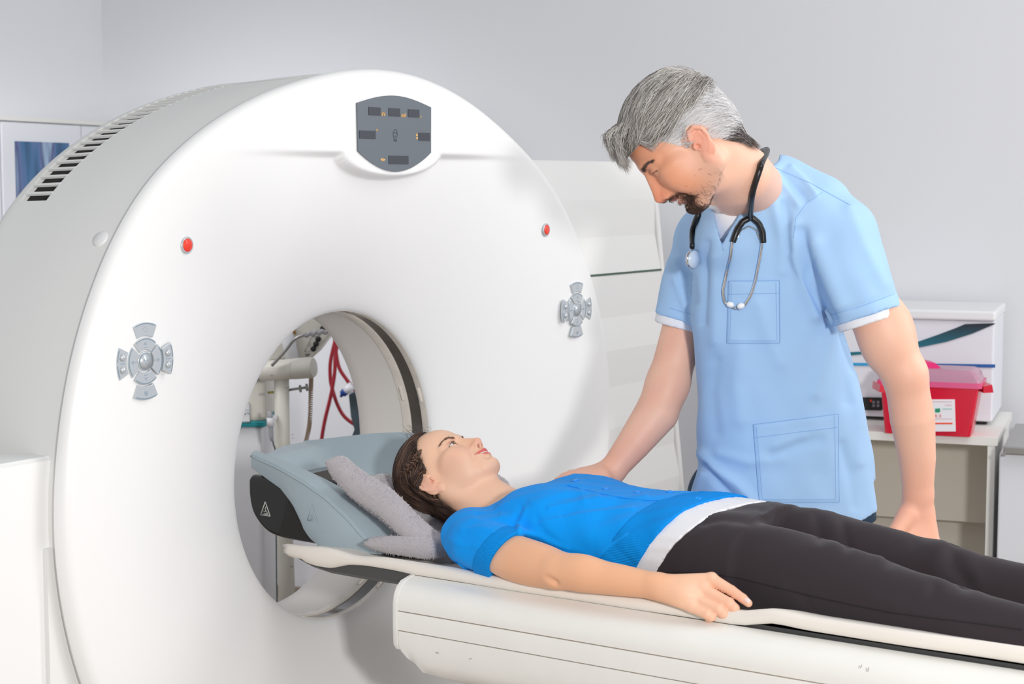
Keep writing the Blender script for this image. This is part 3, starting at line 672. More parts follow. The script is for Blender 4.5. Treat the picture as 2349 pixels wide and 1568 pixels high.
mesh('tip', *tube([P3(781, 910, 5.95), P3(784, 906, 5.95), P3(786, 903, 5.95), P3(792, 897.5, 5.95)], [0.004, 0.006, 0.013, 0.0145], 18), M_blue, nz)
gb = thing('grey_panel_stand', 'slate grey upright panel just inside the right edge of the bore opening', 'panel', floorz(P3(815, 1000, 6.0)))
poly3([(800, 905), (840, 890), (850, 1100), (808, 1100), (806, 1003), (813, 985), (805, 955)], 5.98, 0.06, 'panel', M_slate, gb)
mesh('post', *tube([P3(830, 1000, 6.01), floorz(P3(830, 1100, 6.01))], 0.02, 12), M_slate, gb)
wp = thing('wall_conduit', 'pale vertical conduit pipe on the wall low in the bore opening', 'pipe', floorz(P3(620, 1300, 6.3)))
mesh('pipe', *tube([P3(601, 820, 6.3), P3(622, 1380, 6.3)], 0.011, 12), M_eq, wp)
# ------------------------------------------------------------------ cupboard on the left wall
wc = thing('wall_cupboard', 'white cupboard with a blurred blue picture pane beyond the scanner at the left wall', 'cupboard', (*(corner+ldir*0.5), 1.2))
def wl_(s, out, z): p = corner + ldir*s + bdir*out; return np.array([p[0], p[1], z])
def wallbox(s0, s1, o0, o1, z0, z1, nm, m, par, bv=0.0):
    o = mesh(nm, *obox(wl_(s0, o0, z0), np.array([*(ldir*(s1-s0)), 0]), np.array([*(bdir*(o1-o0)), 0]), (0, 0, z1-z0)), m, par, smooth=False)
    if bv: bevel(o, bv)
    return o
M_cup = mat('cupboard_white', srgb(224, 226, 231), 0.55)
def sof(px, out=0.11):
    k = (px-1174.5)/FOCAL_PX*math.cos(PITCH)    # where a photo column meets the cupboard front
    d2 = DH[:2] + RT[:2]*k; A = np.array([ldir, -d2]).T
    return float(np.linalg.solve(A, CAM_LOC[:2]-corner-bdir*out)[0])
wallbox(0.02, 1.6, 0.01, 0.10, 1.0, 1.79, 'carcass', M_cup, wc)
wallbox(0.01, 1.62, 0.005, 0.118, 1.785, 1.80, 'top_rail', mat('cream_rail', srgb(226, 225, 221), 0.6), wc)
wallbox(sof(186), sof(4), 0.10, 0.115, 1.0, 1.78, 'door', M_cup, wc, 0.004)
wallbox(0.02, sof(189), 0.10, 0.113, 1.0, 1.78, 'door', M_cup, wc, 0.004)
wallbox(sof(1), 1.6, 0.10, 0.113, 1.0, 1.78, 'door', M_cup, wc, 0.004)
M_pic = bpy.data.materials.new('blue_streaks'); M_pic.use_nodes = True
nt = M_pic.node_tree; tcn = nt.nodes.new('ShaderNodeTexCoord'); mp_ = nt.nodes.new('ShaderNodeMapping'); nz_ = nt.nodes.new('ShaderNodeTexNoise'); rp = nt.nodes.new('ShaderNodeValToRGB')
mp_.inputs['Scale'].default_value = (9, 9, 1.2); mp_.inputs['Rotation'].default_value = (0.25, 0.2, 0); nz_.inputs['Scale'].default_value = 1.6; nz_.inputs['Detail'].default_value = 2
for e, (p, c) in zip([rp.elements if False else None]*0, []): pass
cr = rp.color_ramp; cr.elements[0].position = 0.3; cr.elements[0].color = (*srgb(36, 76, 118), 1); cr.elements[1].position = 0.72; cr.elements[1].color = (*srgb(160, 186, 212), 1)
for p, c in ((0.42, srgb(52, 104, 148)), (0.52, srgb(92, 110, 158)), (0.6, srgb(70, 82, 128))): e = cr.elements.new(p); e.color = (*c, 1)
b = nt.nodes['Principled BSDF']; b.inputs['Roughness'].default_value = 0.15
nt.links.new(tcn.outputs['Object'], mp_.inputs['Vector']); nt.links.new(mp_.outputs['Vector'], nz_.inputs['Vector']); nt.links.new(nz_.outputs['Fac'], rp.inputs['Fac']); nt.links.new(rp.outputs['Color'], b.inputs['Base Color'])
wallbox(sof(157), sof(33), 0.11, 0.1165, 1.2, 1.715, 'picture_pane', M_pic, wc)
# ------------------------------------------------------------------ desk, instrument and sharps box at the right
D0 = 5.0
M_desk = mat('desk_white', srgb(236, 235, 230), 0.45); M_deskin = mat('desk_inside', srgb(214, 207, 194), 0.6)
M_inst = mat('instrument_white', srgb(232, 233, 240), 0.4)
desk = thing('white_desk', 'white board desk against the wall with the boxes standing on its top', 'desk', floorz(at(2150, 1000, 5.25)))
zt = float(at(2150, 1003, 5.0)[2])
TURN = math.radians(20)                                   # desk and boxes follow the room, turned a little from the view
FD = RT*math.cos(TURN) - DH*math.sin(TURN); SK = DH*math.cos(TURN) + RT*math.sin(TURN)
def fpos(px, b):
    """the point of the front line through b (to the left of it) that shows at photo column px"""
    k = (px-1174.5)/FOCAL_PX*math.cos(PITCH); q = b-CAM_LOC
    t = (k*float(q@DH)-float(q@RT))/(float(FD@RT)-k*float(FD@DH)); return b + FD*t
def bb(px0, px1, d0, th, z0, z1, nm, m, par, bv=0.0, dirv=None, smooth=False):
    b = at(px1, 418, d0); a = fpos(px0, b); a = np.array([a[0], a[1], z0]); b = np.array([b[0], b[1], z0])
    o = mesh(nm, *obox(a, b-a, SK*th, (0, 0, z1-z0)), m, par, smooth=smooth)
    if bv: bevel(o, bv)
    return o
def onfront(px, py, b):
    """photo pixel onto the upright front plane through b"""
    v = FW + RT*((px-1174.5)/FOCAL_PX) - UP*((py-784.0)/FOCAL_PX); return CAM_LOC + v*(float((b-CAM_LOC)@SK)/float(v@SK))
def fpoly(pts, b, th, nm, m, par):
    A = [onfront(x, y, b) for x, y in pts]; V = A + [p + SK*th for p in A]; n = len(A)
    F = [tuple(range(n)), tuple(range(2*n-1, n-1, -1))] + [(i, n+i, n+(i+1) % n, (i+1) % n) for i in range(n)]
    s = sum(pts[i][0]*pts[(i+1) % n][1]-pts[(i+1) % n][0]*pts[i][1] for i in range(n))
    if s < 0: F = [f[::-1] for f in F]
    return mesh(nm, V, F, m, par, smooth=False)
bb(1760, 2304, 5.0, 0.60, zt-0.026, zt, 'desk_top', M_desk, desk, 0.001, SK)
bb(2281, 2299, 5.005, 0.58, 0.0, zt-0.026, 'side_panel', M_desk, desk, 0.001, SK)
bb(1766, 1784, 5.005, 0.58, 0.0, zt-0.026, 'side_panel', M_desk, desk, 0.001, SK)
zs = float(at(2150, 1199, 5.33)[2])
bb(1784, 2281, 5.33, 0.02, zs, zt-0.026, 'back_panel', M_deskin, desk, 0, SK)
bb(1784, 2281, 5.42, 0.02, 0.1, zs+0.02, 'lower_back_panel', M_deskin, desk, 0, SK)
ins = thing('bench_instrument', 'large white boxy instrument with a dark swoosh standing behind the red bin', 'instrument', (*at(2150, 900, 5.3)[:2], zt))
zi0, zi1 = zt+0.012, float(at(2280, 737, 5.24)[2]); zl1 = float(at(2280, 713, 5.24)[2])
body = bb(1900, 2290, 5.24, 0.38, zi0, zi1, 'body', M_inst, ins, 0.006, SK)
bb(1890, 2292, 5.225, 0.41, zi1+0.001, zl1, 'lid', mat('lid_white', srgb(236, 237, 238), 0.45), ins, 0.008, SK)
for px in (2265, 1930):
    bb(px-12, px+12, 5.27, 0.05, zt, zi0, 'foot', M_rubber, ins)
BI = at(2290, 418, 5.236)
def deco(pts, nm, m, d=0.0, th=0.0025): return fpoly(pts, BI-SK*d, th, nm, m, body)
M_sw = bpy.data.materials.new('swoosh_ink'); M_sw.use_nodes = True; nt = M_sw.node_tree
tcn = nt.nodes.new('ShaderNodeTexCoord'); sp = nt.nodes.new('ShaderNodeSeparateXYZ'); mr = nt.nodes.new('ShaderNodeMapRange'); mx = nt.nodes.new('ShaderNodeMix'); mx.data_type = 'RGBA'
za, zb_ = float(at(2200, 800, 5.25)[2]), float(at(2250, 745, 5.24)[2]); mr.inputs['From Min'].default_value = za; mr.inputs['From Max'].default_value = zb_
mx.inputs['A'].default_value = (*srgb(20, 110, 128), 1); mx.inputs['B'].default_value = (*srgb(22, 24, 40), 1)
nt.links.new(tcn.outputs['Object'], sp.inputs[0]); nt.links.new(sp.outputs['Z'], mr.inputs['Value']); nt.links.new(mr.outputs['Result'], mx.inputs['Factor']); nt.links.new(mx.outputs['Result'], nt.nodes['Principled BSDF'].inputs['Base Color'])
nt.nodes['Principled BSDF'].inputs['Roughness'].default_value = 0.4
deco([(2283, 741), (2282, 743), (2230, 765), (2170, 784), (2117, 795), (2060, 803), (1980, 812), (1940, 816), (1940, 808), (1980, 806), (2060, 795), (2107, 783), (2150, 768), (2190, 753), (2214, 743)], 'swoosh', M_sw)
deco([(1940, 832), (2020, 832.5), (2020, 839), (1940, 838)], 'light_blue_line', mat('light_blue', srgb(40, 160, 215), 0.4))
deco([(2126, 833.5), (2283, 835.5), (2283, 843), (2126, 840)], 'blue_line', mat('deep_blue', srgb(22, 92, 165), 0.4))
cpn = deco([(1960, 911), (2022, 911.5), (2026, 915), (2026, 937), (2022, 941), (1960, 940)], 'control_panel', M_rubber, 0.004, 0.007)
for px in (2004, 2014):
    for py in (922, 930): fpoly([(px-3, py-3), (px+3, py-3), (px+3, py+3), (px-3, py+3)], BI-SK*0.0055, 0.003, 'key', mat('key_grey', srgb(120, 122, 126), 0.5), cpn)
fpoly([(1996, 916), (2000, 917), (1999, 922), (1995, 920)], BI-SK*0.0055, 0.003, 'red_lamp', M_red, cpn)
# red sharps bin
M_bin = mat('bin_red', srgb(214, 0, 48), 0.3, spec=0.5, coat=0.3); M_lidc = mat('lid_pink', srgb(238, 176, 204), 0.25, trans=0.35, alpha=0.9); M_lidr = mat('lid_rim', srgb(226, 92, 140), 0.3)
sb = thing('sharps_bin', 'red plastic sharps bin with a clear pink lid and a white label on the desk', 'sharps bin', (*at(2150, 1000, 5.1)[:2], zt))
zb0, zb1 = zt+0.001, float(at(2150, 886, 5.02)[2])
def rr4(pl_, pr_x, d0, d1, z, rd=0.012):
    b = at(pr_x, 418, d0); a = fpos(pl_, b); L = np.linalg.norm(b-a); T = d1-d0; u = (b-a)/L; out = []
    for (cx_, cy_, a0_) in ((rd, rd, 180), (L-rd, rd, 270), (L-rd, T-rd, 0), (rd, T-rd, 90)):
        for t in np.radians(np.linspace(a0_, a0_+90, 6)):
            p = a + u*(cx_+rd*math.cos(t)) + SK*(cy_+rd*math.sin(t)); out.append((p[0], p[1], z))
    return out
mesh('bucket', *loft([rr4(2040, 2240, 5.0, 5.14, zb0), rr4(2028, 2258, 4.99, 5.16, zb1)]), M_bin, sb, auto=40)
zr = zb1+0.012
mesh('rim', *loft([rr4(2020, 2264, 4.985, 5.165, zb1-0.004), rr4(2020, 2264, 4.985, 5.165, zr)]), M_lidr, sb, auto=40)
zd = float(at(2150, 849, 5.02)[2])
mesh('lid', *loft([rr4(2024, 2260, 4.99, 5.16, zr), rr4(2032, 2252, 4.998, 5.15, zd-0.01), rr4(2042, 2240, 5.008, 5.14, zd)]), M_lidc, sb, auto=40)
poly3([(2256, 886), (2276, 882), (2279, 900), (2256, 901)], 5.0, 0.1, 'handle_lug', M_bin, sb); poly3([(2019, 882), (2032, 886), (2030, 900), (2017, 899)], 5.0, 0.1, 'handle_lug', M_bin, sb)
mesh('lid_flap', *obox(at(2122, 846, 5.08), RT*0.06+np.array([0, 0, -0.008]), DH*0.08, np.array([0, 0, 0.006])+RT*-0.03+np.array([0, 0, 0.02])), mat('flap_pink', srgb(232, 40, 120), 0.3), sb, smooth=False)
BB = at(2250, 418, 4.992)-SK*0.004
lb = fpoly([(2080, 916), (2190, 916), (2192, 989), (2081, 989)], BB, 0.012, 'label_sheet', mat('label_white', srgb(240, 238, 244), 0.5), sb)
def lbm(pts, c, nm='label_print'): return fpoly(pts, BB-SK*0.0012, 0.002, nm, c, lb)
M_lr = mat('label_red', srgb(236, 110, 96), 0.5); M_lo = mat('label_orange', srgb(244, 84, 44), 0.5); M_lg = mat('label_green', srgb(28, 150, 108), 0.5); M_lp = mat('label_pale', srgb(226, 196, 200), 0.5); M_lgp = mat('label_palegreen', srgb(160, 206, 196), 0.5)
lbm([(2143, 969), (2185, 969), (2185, 972.5), (2143, 972.5)], M_lo); lbm([(2145, 937), (2156, 936), (2157, 944), (2153, 946), (2145, 945)], M_lg)
lbm([(2120, 919), (2184, 920), (2184, 921.5), (2120, 921)], M_lp); lbm([(2162, 936.5), (2184, 936.5), (2184, 938.5), (2162, 938.5)], M_lgp); lbm([(2168, 927), (2184, 928), (2184, 930), (2168, 929)], M_lp)
lbm([(2130, 959), (2184, 959), (2184, 960.5), (2130, 960.5)], M_lp)
for s, px, py in (('0', 2154, 957), ('R', 2144, 957)): text(s, onfront(px, py, BB-SK*0.001), FD, np.array([0, 0, 1]), 0.0135, M_lr, lb)
# steel topped cart at the right frame edge
fr = thing('steel_topped_cart', 'pale cart with a steel tray top at the right edge of the photo', 'cart', floorz(at(2400, 1100, 4.9)))
CD = 4.68; zc = float(at(2330, 1027, 4.8)[2])
bb(2318, 2700, CD, 0.5, zc-0.022, zc, 'steel_top', M_steel, fr, 0.003, SK)
bb(2313, 2322, CD+0.13, 0.4, zc-0.026, zc-0.018, 'corner_bracket', M_steel, fr, 0.001, SK)
bb(2309, 2700, CD+0.03, 0.45, 0.05, zc-0.024, 'cabinet_body', mat('cart_white', srgb(226, 229, 235), 0.4), fr, 0.006, SK)
for px in (2340, 2640): mesh('caster', *lathe([(0.025, -0.012), (0.025, 0.012)], (*at(px, 800, 5.0)[:2], 0.025), RT), M_rubber, fr)
# ------------------------------------------------------------------ implicit-surface tools for the people
from mathutils.bvhtree import BVHTree
def A_(*p): return np.array(p, np.float32)
def cap(P, a, b, ra, rb=None):
    a = np.asarray(a, np.float32); b = np.asarray(b, np.float32); rb = ra if rb is None else rb
    ba = b-a; t = np.clip(((P-a)@ba)/max(float(ba@ba), 1e-12), 0, 1)
    return np.linalg.norm(P-a-t[:, None]*ba, axis=1) - (ra+(rb-ra)*t)
def chain(P, pts, rs, k=0.0):
    d = None
    for i in range(len(pts)-1):
        e = cap(P, pts[i], pts[i+1], rs[i], rs[i+1]); d = e if d is None else (np.minimum(d, e) if k <= 0 else smin(d, e, k))
    return d
def ell(P, c, r, R=None):
    q = P-np.asarray(c, np.float32)
    if R is not None: q = q@np.asarray(R, np.float32)
    r = np.asarray(r, np.float32); k0 = np.linalg.norm(q/r, axis=1); k1 = np.linalg.norm(q/(r*r), axis=1)+1e-9
    return k0*(k0-1)/k1
def smin(a, b, k): h = np.clip(0.5+0.5*(b-a)/k, 0, 1); return b+(a-b)*h - k*h*(1-h)
def smax(a, b, k): return -smin(-a, -b, k)
def sub(a, b, k=0.003): return smax(a, -b, k)
def rotx(t): c, s = math.cos(t), math.sin(t); return np.array([[1,0,0],[0,c,-s],[0,s,c]], np.float32)
def roty(t): c, s = math.cos(t), math.sin(t); return np.array([[c,0,s],[0,1,0],[-s,0,c]], np.float32)
def rotz(t): c, s = math.cos(t), math.sin(t); return np.array([[c,-s,0],[s,c,0],[0,0,1]], np.float32)
def polygonise(f, lo, hi, h):
    """surface nets over blocks that the surface can reach"""
    B = 8; lo = np.asarray(lo, float); n = np.ceil((np.asarray(hi)-lo)/h/B).astype(int)
    N = n*B; full = np.full(tuple(N), 1.0, np.float32)
    bi = np.stack(np.meshgrid(*[np.arange(k) for k in n], indexing='ij'), -1).reshape(-1, 3)
    bc = (lo + (bi*B+(B-1)/2)*h).astype(np.float32); fc = f(bc)
    reach = B*h*0.87*2.3
    off = np.stack(np.meshgrid(*[np.arange(B)]*3, indexing='ij'), -1).reshape(-1, 3)
    act = np.abs(fc) < reach
    fb = full.reshape(n[0], B, n[1], B, n[2], B)
    for i in np.where(~act)[0]:
        if fc[i] < 0: fb[bi[i, 0], :, bi[i, 1], :, bi[i, 2], :] = -1.0
    ia = np.where(act)[0]
    for s in range(0, len(ia), 900):
        part = ia[s:s+900]
        idx = (bi[part][:, None, :]*B + off[None]).reshape(-1, 3)
        full[idx[:, 0], idx[:, 1], idx[:, 2]] = f((lo+idx*h).astype(np.float32))
    # nets
    S = full < 0; c8 = [(a, b, c) for a in (0, 1) for b in (0, 1) for c in (0, 1)]
    sl = lambda a, b, c: (slice(a, N[0]-1+a), slice(b, N[1]-1+b), slice(c, N[2]-1+c))
    cnt = sum(S[sl(*c)].astype(np.int8) for c in c8); cells = np.argwhere((cnt > 0) & (cnt < 8))
    acc = np.zeros((len(cells), 3)); num = np.zeros(len(cells))
    vals = {c: full[cells[:, 0]+c[0], cells[:, 1]+c[1], cells[:, 2]+c[2]] for c in c8}
    for c in c8:
        for ax in range(3):
            if c[ax] == 0:
                e = list(c); e[ax] = 1; e = tuple(e); a, b = vals[c], vals[e]; m = (a < 0) != (b < 0)
                t = a[m]/(a[m]-b[m]); p = np.tile(np.array(c, float), (m.sum(), 1)); p[:, ax] = t
                acc[m] += p; num[m] += 1
    V = lo + (cells + acc/num[:, None])*h
    idm = np.full(tuple(N), -1, np.int64); idm[cells[:, 0], cells[:, 1], cells[:, 2]] = np.arange(len(cells))
    F = []
    for ax in range(3):
        u, v = (ax+1) % 3, (ax+2) % 3
        a = [slice(1, N[i]-1) for i in range(3)]; b = list(a); b[ax] = slice(2, N[ax])
        a[ax] = slice(1, N[ax]-1)
        s0 = S[tuple(a)]; s1 = S[tuple(b)]; e = np.argwhere(s0 != s1)+1
        if not len(e): continue
        fl_ = s0[tuple((e-1).T)]
        du = np.zeros(3, int); du[u] = 1; dv = np.zeros(3, int); dv[v] = 1
        q = np.stack([idm[tuple((e-du-dv).T)], idm[tuple((e-dv).T)], idm[tuple(e.T)], idm[tuple((e-du).T)]], 1)
        q[~fl_] = q[~fl_][:, ::-1]; F.append(q[(q >= 0).all(1)])
    return V, np.vstack(F)
def relax(V, F, it=1, w=0.5):
    E = np.vstack([F[:, [0, 1]], F[:, [1, 2]], F[:, [2, 3]], F[:, [3, 0]]])
    for _ in range(it):
        s = np.zeros_like(V); n = np.zeros(len(V)); np.add.at(s, E[:, 0], V[E[:, 1]]); np.add.at(s, E[:, 1], V[E[:, 0]]); np.add.at(n, E[:, 0], 1); np.add.at(n, E[:, 1], 1)
        V = V*(1-w) + w*s/np.maximum(n, 1)[:, None]
    return V
def vnormals(V, F):
    a = np.cross(V[F[:, 2]]-V[F[:, 0]], V[F[:, 3]]-V[F[:, 1]]); n = np.zeros_like(V)
    for k in range(4): np.add.at(n, F[:, k], a)
    return n/(np.linalg.norm(n, axis=1)[:, None]+1e-12)
def project_px(V):
    d = np.asarray(V)-CAM_LOC; z = d@FW; return 1174.5+FOCAL_PX*(d@RT)/z, 784-FOCAL_PX*(d@UP)/z
def seg_dist(x, y, pts):
    best = np.full(len(x), 1e9)
    for (x0, y0), (x1, y1) in zip(pts[:-1], pts[1:]):
        dx, dy = x1-x0, y1-y0; t = np.clip(((x-x0)*dx+(y-y0)*dy)/(dx*dx+dy*dy+1e-9), 0, 1)
        best = np.minimum(best, np.hypot(x-x0-t*dx, y-y0-t*dy))
    return best
def folds(V, F, lines):
    """push ridges (amp > 0) and creases (amp < 0) into a cloth surface along lines, width and amplitude in metres"""
    x, y = project_px(V); n = vnormals(V, F); facing = ((CAM_LOC-V)*n).sum(1) > 0
    dist = np.linalg.norm(V-CAM_LOC, axis=1); disp = np.zeros(len(V))
    for pts, w, amp in lines:
        d = seg_dist(x, y, pts)*dist/FOCAL_PX
        disp += amp*np.exp(-(d/w)**2)*facing
    return V + n*disp[:, None]
def colour(o, C, name='tint'):
    at_ = o.data.color_attributes.new(name, 'FLOAT_COLOR', 'POINT')
    at_.data.foreach_set('color', np.concatenate([C, np.ones((len(C), 1))], 1).astype(np.float32).ravel())
def attr_mat(name, rough, sss=0.0, bump=0.0, bscale=600, spec=0.4, sheen=0.0, aniso=0.0):
    m = mat(name, (0.5, 0.5, 0.5), rough, spec=spec, bump=bump, bscale=bscale, sss=sss, sheen=sheen)
    nt = m.node_tree; a = nt.nodes.new('ShaderNodeVertexColor'); a.layer_name = 'tint'
    nt.links.new(a.outputs['Color'], nt.nodes['Principled BSDF'].inputs['Base Color']); return m
M_skin = attr_mat('skin', 0.48, sss=0.25, bump=0.12, bscale=900)
M_hair = attr_mat('hair_strands', 0.42, spec=0.45)
M_hairs = attr_mat('grey_hair_strands', 0.5, spec=0.4)
M_eye = attr_mat('eyeball', 0.08, spec=0.6)
M_teeth = mat('teeth', srgb(236, 228, 216), 0.25)
M_lash = mat('lash', srgb(34, 26, 26), 0.6)
class Frame:
    """local axes: x to the person's right, y forward, z up"""
    def __init__(s, o, fwd, up, k=1.0, shear=0.0):
        s.sh = shear
        s.o = np.asarray(o, float); f = np.asarray(fwd, float); f /= np.linalg.norm(f); u = np.asarray(up, float); u = u-f*np.dot(u, f); u /= np.linalg.norm(u)
        s.R = np.stack([np.cross(f, u), f, u], 1); s.k = k
    def w(s, p):
        p = np.array(p, float); p[..., 1] -= s.sh*np.maximum(0, 0.01-p[..., 2])*sstep(-0.02, 0.05, p[..., 1]); return s.o + s.k*(p@s.R.T)
    def l(s, P):
        L = ((P-s.o)@s.R/s.k).astype(np.float32)
        if s.sh: L[:, 1] += s.sh*np.maximum(0, 0.01-L[:, 2])*sstep(-0.03, 0.04, L[:, 1]).astype(np.float32)
        return L
def head_sdf(p, male=False, smile=0.5, lid=0.9, ear_shift=None):
    """head in metres for a woman's head; ears, lips, nose, lids included"""
    q = p.copy(); q[:, 0] = np.abs(q[:, 0])
    d = ell(p, (0, -0.010, 0.043), (0.0715, 0.089, 0.075))
    d = smin(d, ell(p, (0, 0.024, 0.038), (0.058, 0.066, 0.055)), 0.02)
    if male: d = smin(d, ell(p, (0, -0.055, -0.012), (0.055, 0.044, 0.050)), 0.03)
    d = smin(d, ell(p, (0, 0.030, -0.026), (0.0565, 0.058, 0.062)), 0.022)
    jw = 0.004 if male else 0.0
    d = smin(d, cap(q, (0.050+jw, -0.008, -0.052-jw), (0.020+jw, 0.066, -0.088-jw), 0.017+jw*0.5, 0.015), 0.025)
    d = smin(d, cap(q, (0.052+jw, -0.010, -0.050-jw), (0.058, -0.008, 0.0), 0.014, 0.012), 0.02)
    d = smin(d, ell(p, (0, 0.074+jw*0.5, -0.0905-jw*0.8), (0.022+jw, 0.0205, 0.0165)), 0.016)
    d = smin(d, ell(p, (0, 0.028, -0.072), (0.040, 0.05, 0.024)), 0.02)
    d = smin(d, ell(q, (0.044, 0.050, -0.010), (0.021, 0.027, 0.016)), 0.016)
    d = smin(d, ell(q, (0.035, 0.067, -0.034+0.004*smile), (0.019, 0.0165, 0.018)), 0.022)
    br = 0.0022 if male else 0.0
    d = smin(d, chain(q, [(0, 0.0835+br, 0.019), (0.02, 0.081+br, 0.021), (0.042, 0.062, 0.016)], [0.0075, 0.0085, 0.007]), 0.014)
    d = smin(d, ell(q, (0.043, 0.034, -0.046), (0.0185, 0.042, 0.034)), 0.022)
    # sockets
    d = smax(d, -ell(q, (0.0305, 0.094, 0.0015), (0.0175, 0.0150, 0.0105)), 0.010)
    # muzzle
    d = smin(d, ell(p, (0, 0.070, -0.060), (0.031, 0.0265, 0.026)), 0.016)
    # nose
    nl = 0.004 if male else 0.0
    n = chain(q, [(0, 0.0815, 0.012), (0, 0.0885+br, 0.000), (0, 0.101+nl*0.5, -0.026), (0, 0.1055+nl, -0.036-nl)], [0.0075, 0.0072, 0.0078, 0.0098])
    n = smin(n, chain(q, [(0, 0.0770, 0.006), (0, 0.0880, -0.018), (0, 0.0905, -0.036)], [0.0085, 0.0095, 0.0125]), 0.008)
    n = smin(n, ell(q, (0.0115, 0.0945+nl*0.6, -0.0405-nl), (0.0068, 0.0105, 0.0078)), 0.007)
    n = smin(n, cap(q, (0, 0.104+nl, -0.043-nl), (0, 0.094, -0.048-nl*0.6), 0.0042), 0.005)
    d = smin(d, n, 0.009)
    d = smax(d, -cap(q, (0.0062, 0.1055+nl, -0.0492-nl), (0.0068, 0.0930+nl*0.5, -0.0425-nl), 0.0031, 0.0037), 0.0025)
    # smile furrow
    d = smax(d, -chain(q, [(0.018, 0.0990, -0.040), (0.0300, 0.0905, -0.052), (0.0370, 0.0800, -0.066)], [0.0022, 0.0034, 0.002]), 0.008)
    # lips
    cz = -0.0605+0.0045*smile; cx = 0.0245+0.003*smile
    up_ = chain(q, [(0, 0.0965, -0.0595), (0.0045, 0.0968, -0.0582), (0.013, 0.0925, -0.0595), (cx, 0.0800, cz)], [0.0042, 0.0046, 0.0042, 0.0022])
    dn = 0.0028*smile
    lo_ = chain(q, [(0, 0.0940, -0.0705-dn), (0.010, 0.0920, -0.0700-dn), (cx, 0.0795, cz-0.0005)], [0.0050, 0.0047, 0.0018])
    d = smin(d, up_, 0.0045); d = smin(d, lo_, 0.005)
    gap = chain(q, [(0, 0.1000, -0.0650-dn*0.4), (0.011, 0.0975, -0.0650-dn*0.4), (cx-0.001, 0.0850, cz-0.0005)], [0.0020+0.0026*smile, 0.0018+0.0022*smile, 0.0008])
    d = smax(d, -smin(gap, chain(q, [(0, 0.090, -0.0650-dn*0.3), (0.013, 0.086, -0.0650-dn*0.3), (cx-0.004, 0.078, cz)], [0.0042, 0.0036, 0.0010]), 0.003), 0.0018)
    # chin fold
    d = smax(d, -cap(q, (0, 0.0985, -0.0810), (0.013, 0.0930, -0.0800), 0.0050), 0.009)
    # lids
    e = np.array((0.0305, 0.0712, 0.0010), np.float32)
    lidb = np.linalg.norm(q-e, axis=1)-0.0139
    d = smin(d, lidb, 0.0045)
    z = q[:, 2]-0.0005-0.08*(q[:, 0]-0.0305); xx = (q[:, 0]-0.0305)/0.0138
    zt = lid*0.0058*np.clip(1-xx*xx, 0, 1)**0.8; zb_ = -0.0030*np.clip(1-xx*xx, 0, 1)
    ap = np.maximum(np.maximum(z-zt, zb_-z), np.maximum(np.abs(xx)-1, 0)*0.0138)
    ap = np.maximum(ap, 0.074-q[:, 1])
    d = smax(d, -ap, 0.0010)
    crease = chain(q, [(0.019, 0.0846, 0.0085), (0.0305, 0.0866, 0.0112), (0.0425, 0.0795, 0.0088)], [0.0006, 0.0013, 0.0006])
    d = smax(d, -crease, 0.003)
    # ears
    q0 = q
    if ear_shift:
        c0 = np.array((0.076, -0.012, -0.004), np.float32); q = (q-c0-np.array((0, ear_shift[0], ear_shift[1]), np.float32))@rotx(ear_shift[2]) + c0
    Rm = rotz(0.38)@rotx(-0.2)
    ec = np.array((0.0755, -0.016, -0.006), np.float32)
    ear = ell(q, ec, (0.0055, 0.0170, 0.0300), Rm)
    ear = smin(ear, ell(q, (0.0725, -0.0075, -0.0335), (0.0050, 0.0085, 0.0105), Rm), 0.006)
    rim = [(0.0735, 0.0000, 0.0080), (0.0765, -0.0060, 0.0215), (0.0815, -0.0180, 0.0245), (0.0855, -0.0285, 0.0150), (0.0855, -0.0300, 0.0000), (0.0825, -0.0250, -0.0150), (0.0780, -0.0160, -0.0270)]
    ear = smin(ear, chain(q, rim, [0.0030, 0.0036, 0.0038, 0.0036, 0.0034, 0.0032, 0.0030]), 0.003)
    ear = smax(ear, -ell(q, (0.0855, -0.0135, 0.0020), (0.0055, 0.0095, 0.0165), Rm), 0.003)
    ear = smin(ear, chain(q, [(0.0800, -0.0215, 0.0125), (0.0815, -0.0235, -0.0020), (0.0790, -0.0165, -0.0155), (0.0770, -0.0090, -0.0185)], [0.0024, 0.0028, 0.0028, 0.0022]), 0.003)
    ear = smin(ear, ell(q, (0.0755, 0.0000, -0.0075), (0.0045, 0.0042, 0.0065)), 0.003)
    ear = smax(ear, -cap(q, (0.0850, -0.0060, -0.0090), (0.0700, -0.0040, -0.0080), 0.0042), 0.002)
    d = smin(d, ear, 0.0045)
    return d
def eye_parts(fr, side, parent, gaze, iris, name='eyeball'):
    e = np.array((0.0305*side, 0.0712, 0.0010)); n = 28; m = 40
    g = np.asarray(gaze, float); g /= np.linalg.norm(g); u, v, _ = frame_of(g)
    V = []; C = []; F = []
    for i in range(n+1):
        a = math.pi*i/n; rr = 0.0126
        for k in range(m):
            b = 2*math.pi*k/m; V.append(fr.w(e + rr*(math.cos(a)*g + math.sin(a)*(math.cos(b)*u+math.sin(b)*v))))
            ang = math.degrees(a)
            C.append((0.01, 0.008, 0.008) if ang < 11 else (iris if ang < 26 else ((0.02, 0.015, 0.012) if ang < 28.5 else (0.86, 0.83, 0.82))))
    F = [(i*m+k, (i+1)*m+k, (i+1)*m+(k+1) % m, i*m+(k+1) % m) for i in range(n) for k in range(m)]
    o = mesh(name, V, F, M_eye, parent); colour(o, np.array(C)); return o
